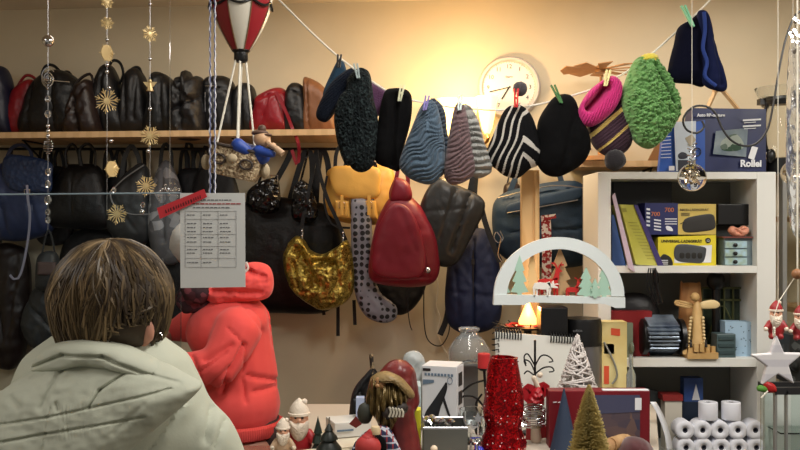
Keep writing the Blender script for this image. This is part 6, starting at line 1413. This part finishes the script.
# gnome
t = T('gnome_figure', 'tall bearded Santa gnome carving with dull red hood', 'figurine')
gY = 2.2; redh = M('gnome_red', (112, 38, 38), .35, col2=(92, 30, 30), cscale=30, bump='noise', scale=60, bs=.4); gb_ = M('gnome_gold', (126, 106, 62), .4, .25, bump='wave', scale=40, bs=1, bd=.005, col2=(92, 74, 40), cscale=60)
m = MB(); m.ball(at(395, 385, gY), (.05, .05, .052), 24); m.cap(at(398, 378, gY+.01), at(404, 400, gY+.02), .046, .04); m.cap(at(398, 412, gY), at(402, 455, gY), .04, .05); m.ball(at(398, 374, gY), (.04, .042, .036), 20); m.cap(at(397, 408, gY-.02), at(384, 421, gY-.04), .02, .017)
bt = m.blend(.004, 5, lambda v, n: .002*noise.noise(v*40)); z0_ = CT; bt.v = [Vector((v.x, v.y, max(v.z, CT))) for v in bt.v]; bt.put('robe', redh, t)
m = MB(); m.pillow([(370, 379), (377, 373), (388, 371), (401, 376), (410, 386), (415, 395), (411, 398), (402, 388), (388, 380), (377, 381)], PL(gY-.03), .045, .02, 70, 14, p=3, center=(395, 379), disp=lambda x, y: .003*noise.noise(Vector((x*.5, y*.5, 0)))); m.put('fur_hatband', M('gnome_fur', (124, 102, 62), .5, bump='noise', scale=120, bs=1), t)
bd = lambda x, y: .006*math.sin(x*1.1+4*noise.noise(Vector((x*.08, y*.08, 0))))+.008*noise.noise(Vector((x*.15, y*.08, 0)))
m = MB(); m.pillow([(372, 378), (386, 379), (402, 386), (409, 394), (405, 406), (398, 418), (390, 430), (380, 424), (370, 412), (366, 400), (368, 388)], PL(gY-.04), .04, .02, 120, 30, disp=bd); m.put('beard', gb_, t)
m = MB(); m.pillow([(376, 378), (384, 378), (386, 388), (380, 391), (375, 388)], PL(gY-.058), .012, .01, 40, 10); m.ball(at(377.5, 386, gY-.075), .0055, 10); m.put('face', M('gnome_face', (150, 110, 72), .45), t)
m = MB(); m.ball(at(379.5, 381.5, gY-.072), .0022, 8); m.ball(at(375.5, 381.5, gY-.07), .0018, 8); m.put('eye', blkp, t)
m = MB(); m.ball(at(365, 413, gY-.05), (.019, .018, .026), 16, disp=lambda d: .12*noise.noise(d*4)); m.put('mitten', M('mitten_dark', (52, 54, 46), .7), t)
m = MB()
for k in range(5): m.tube(P3([(389+k*3, 407+k*.5), (391+k*3, 412), (389+k*3.4, 417)], gY-.085), .0028, 6, sub=6)
m.put('striped_cuff', M('cuff_white', (190, 184, 168), .6), t)
m = MB(); m.cap(at(388, 413, gY-.07), at(402, 408, gY-.06), .016, .015); m.put('glove', M('glove_dark', (42, 34, 30), .6), t)
# walking stick + black umbrella-like item
m = MB(); m.pillow([(352, 398), (366, 380), (374, 374), (378, 384), (372, 405), (360, 418), (350, 414)], PL(2.5), .025, .02, 60, 12, disp=grooves([(356, 404, 374, 378, 2, .01)], .005, .1)); rest(m); t = T('umbrella', 'folded black umbrella with speckled handle behind the gnome', 'umbrella')
m.v = [Vector((v.x, v.y, v.z)) for v in m.v]; zlow = min(v.z for v in m.v); m = MB(); m.pillow([(352, 400), (366, 380), (374, 374), (378, 384), (372, 405), (364, 436), (350, 436)], PL(2.5), .025, .02, 70, 14, disp=grooves([(356, 404, 374, 378, 2, .01), (362, 400, 358, 430, 2, .008)], .005, .1)); rest(m); m.put('canopy', blk2, t)
m = MB(); m.tube([at(375, 400, 2.5), at(371, 354, 2.5)], .006, 10); m.put('handle', M('speckled_handle', (40, 36, 34), .3, kind='voronoi', col2=(150, 130, 100), cscale=120, cuts=(.5, .8)), t)
m = MB(); m.ball(at(374, 378, 2.49), (.012, .012, .008), 12); m.put('handle_collar', blkp, t)
m = tbox(356, 364, 398, 2.42, .03); m.solo('pale_packet', M('lilac_packet', (170, 184, 214), .5), 'small pale blue packet standing behind the gnome mitten', 'packet', smooth=False)
# tissue box
t = T('tissue_box', 'low white carton lying left of the bearded gnome', 'box')
m = MB(); m.box(at(348, 416, 2.42), (.1, .09, .04), (0, 0, .35)); rest(m, CT+.02); m.put('carton', M('carton_white', (208, 206, 200), .6), t, smooth=False, bevel=.002)
m = MB(); c = at(344, 0, 2.36); m.box((c.x+.003, 2.366, CT+.04), (.045, .001, .005), (0, 0, .35)); m.put('grey_print', MC['print_bluegrey'], t, smooth=False)
m = MB(); m.box(at(345, 430, 2.38), (.16, .2, .018), (0, 0, .3)); rest(m); m.solo('paper_stack', M('ivory_paper', (214, 204, 182), .7), 'flat stack of ivory paper under the white carton', 'paper', smooth=False)
m = MB(); m.prism([(349, 424), (356, 416), (362, 424), (356, 428)], PL(2.28), .002); o = m.solo('gift_tag', M('tag_red', (120, 44, 40), .5), 'small dark red triangular tag beside the plaid hat', 'tag', smooth=False)
# plaid hat with red thing
plaid = M('plaid', (34, 42, 74), .8)
nt = plaid.node_tree; N = nt.nodes; Lk = nt.links; tc = N.new('ShaderNodeTexCoord')
def band(axis, sc, col, prev):
    w_ = N.new('ShaderNodeTexWave'); w_.bands_direction = axis; w_.inputs['Scale'].default_value = sc; Lk.new(tc.outputs['Object'], w_.inputs['Vector']); r_ = N.new('ShaderNodeValToRGB'); r_.color_ramp.elements[0].position = .86; r_.color_ramp.elements[1].position = .9
    Lk.new(w_.outputs['Fac'], r_.inputs[0]); mx = N.new('ShaderNodeMix'); mx.data_type = 'RGBA'; Lk.new(r_.outputs[0], mx.inputs['Factor']); mx.inputs['B'].default_value = lin(col)
    if prev is None: mx.inputs['A'].default_value = lin((34, 42, 74))
    else: Lk.new(prev, mx.inputs['A'])
    return mx.outputs['Result']
p_ = band('DIAGONAL', 10, (190, 190, 196), None); p_ = band('X', 22, (150, 50, 56), p_); p_ = band('Z', 20, (170, 172, 184), p_); Lk.new(p_, N['Principled BSDF'].inputs['Base Color'])
t = T('plaid_cap', 'navy plaid cap lying open with dark lining on the counter', 'hat')
m = MB(); m.pillow([(352, 446), (362, 432), (376, 424), (388, 424), (397, 438), (404, 456), (404, 466), (352, 466)], PL(2.12), .03, .05, 80, 20, disp=lambda x, y: .004*noise.noise(Vector((x*.1, y*.1, 0)))-.028*math.exp(-((x-370)/15)**2-((y-445)/16)**2)); rest(m); m.put('outer_cloth', plaid, t)
m = MB(); m.pillow([(349, 452), (354, 438), (366, 428), (379, 424), (386, 431), (386, 446), (380, 462), (352, 462)], PL(2.09), .02, .03, 80, 18, disp=lambda x, y: -.02*math.exp(-((x-369)/11)**2-((y-448)/12)**2)); rest(m); m.put('dark_lining', blackf, t)
m = MB(); c = at(369, 440, 2.07); m.ball(at(368, 447, 2.06), (.03, .025, .028), 20); m.cap(at(368, 440, 2.06), at(371, 433, 2.06), .017, .01); m.put_ = 0
t = T('red_bauble', 'matt red bell shaped bauble with cream cap lying in cap', 'bauble'); m.put('bauble_body', M('matt_red', (172, 52, 50), .6), t)
m = MB(); m.lathe([(0, 0), (.011, 0), (.012, .01), (.009, .017), (0, .019)], at(375.5, 434, 2.06), 14); m.put('cream_cap', M('cream_cap', (206, 184, 146), .5), t)
# black tree candle
t = T('black_tree_candle', 'small black Christmas tree shaped candle on the counter', 'candle')
c = at(329, 450, 2.2); c.z = CT; e = 2.2/F
m = MB(); pr = [(0, 0), (17, 0), (16, 3), (9, 9), (13, 9.5), (12, 12), (6.5, 17), (9, 17.5), (8, 20), (3.5, 24), (4.5, 24.5), (1.5, 29), (0, 30)]
hh_ = toZ(423, 2.2)-CT; m.lathe([(a*e, b*hh_/30) for a, b in pr], c, 12, wob=.1); m.put('wax_body', M('black_wax', (26, 32, 28), .45), t)
m = MB(); m.tube([c+Vector((0, 0, hh_*.97)), c+Vector((.001, 0, hh_+.014))], .0016, 6); m.put('wick', M('wick_grey', (90, 84, 76), .8), t)
m = MB(); m.box(at(320, 448, 2.24), (.16, .1, .012), (0, 0, .4)); rest(m); o = m.solo('paper_sheet', MC['ivory_paper'], 'ivory sheets lying in front of the left Santa figurine', 'paper', smooth=False)
# santa left group
santa(299, 426, 1.35, 2.33, 'white bearded Santa figurine in red coat at counter left end', (168, 30, 40), MC['santa_white'])
m = MB(); 
for k in range(3): m.lathe([(0, 0), ((9-k*2)*.9/F*2.3, 0), (0, 9/F*2.3)], at(318, 431-k*5, 2.3), 10)
m.v = [v for v in m.v]; rest(m); m.v = [Vector((v.x, v.y, CT+(v.z-CT)*1.9)) for v in m.v]; m.solo('miniature_tree', M('dark_green_paint', (32, 46, 38), .5), 'tiny dark green fir tree behind the ivory sheets', 'ornament')
santa(283, 436, .9, 2.28, 'cream coated small Santa figurine left of the red one', (190, 160, 130), MC['santa_white'])
m = MB(); m.lathe([(0, 0), (.022, 0), (.022, .004), (0, .006)], Vector((at(310, 0, 2.14).x, 2.14, CT)), 20); m.solo('gold_coin', M('gold_foil', (214, 160, 60), .3, .7), 'gold foil coin lying left of the black tree candle', 'coin')
for x, lab in ((250, 'clear glass ball on the lower counter beside the Santa figurines'), (262, 'second clear glass ball on the lower counter, nearest the Santa figurines')):
    m = MB(); m.ball(Vector((at(x, 0, 2.2).x, 2.2, .926+.02)), .02, 14); m.solo('glass_ball', crystal, lab, 'ball')
t = None
for o in list(bpy.data.objects):
    if o.get('_new'): del o['_new']
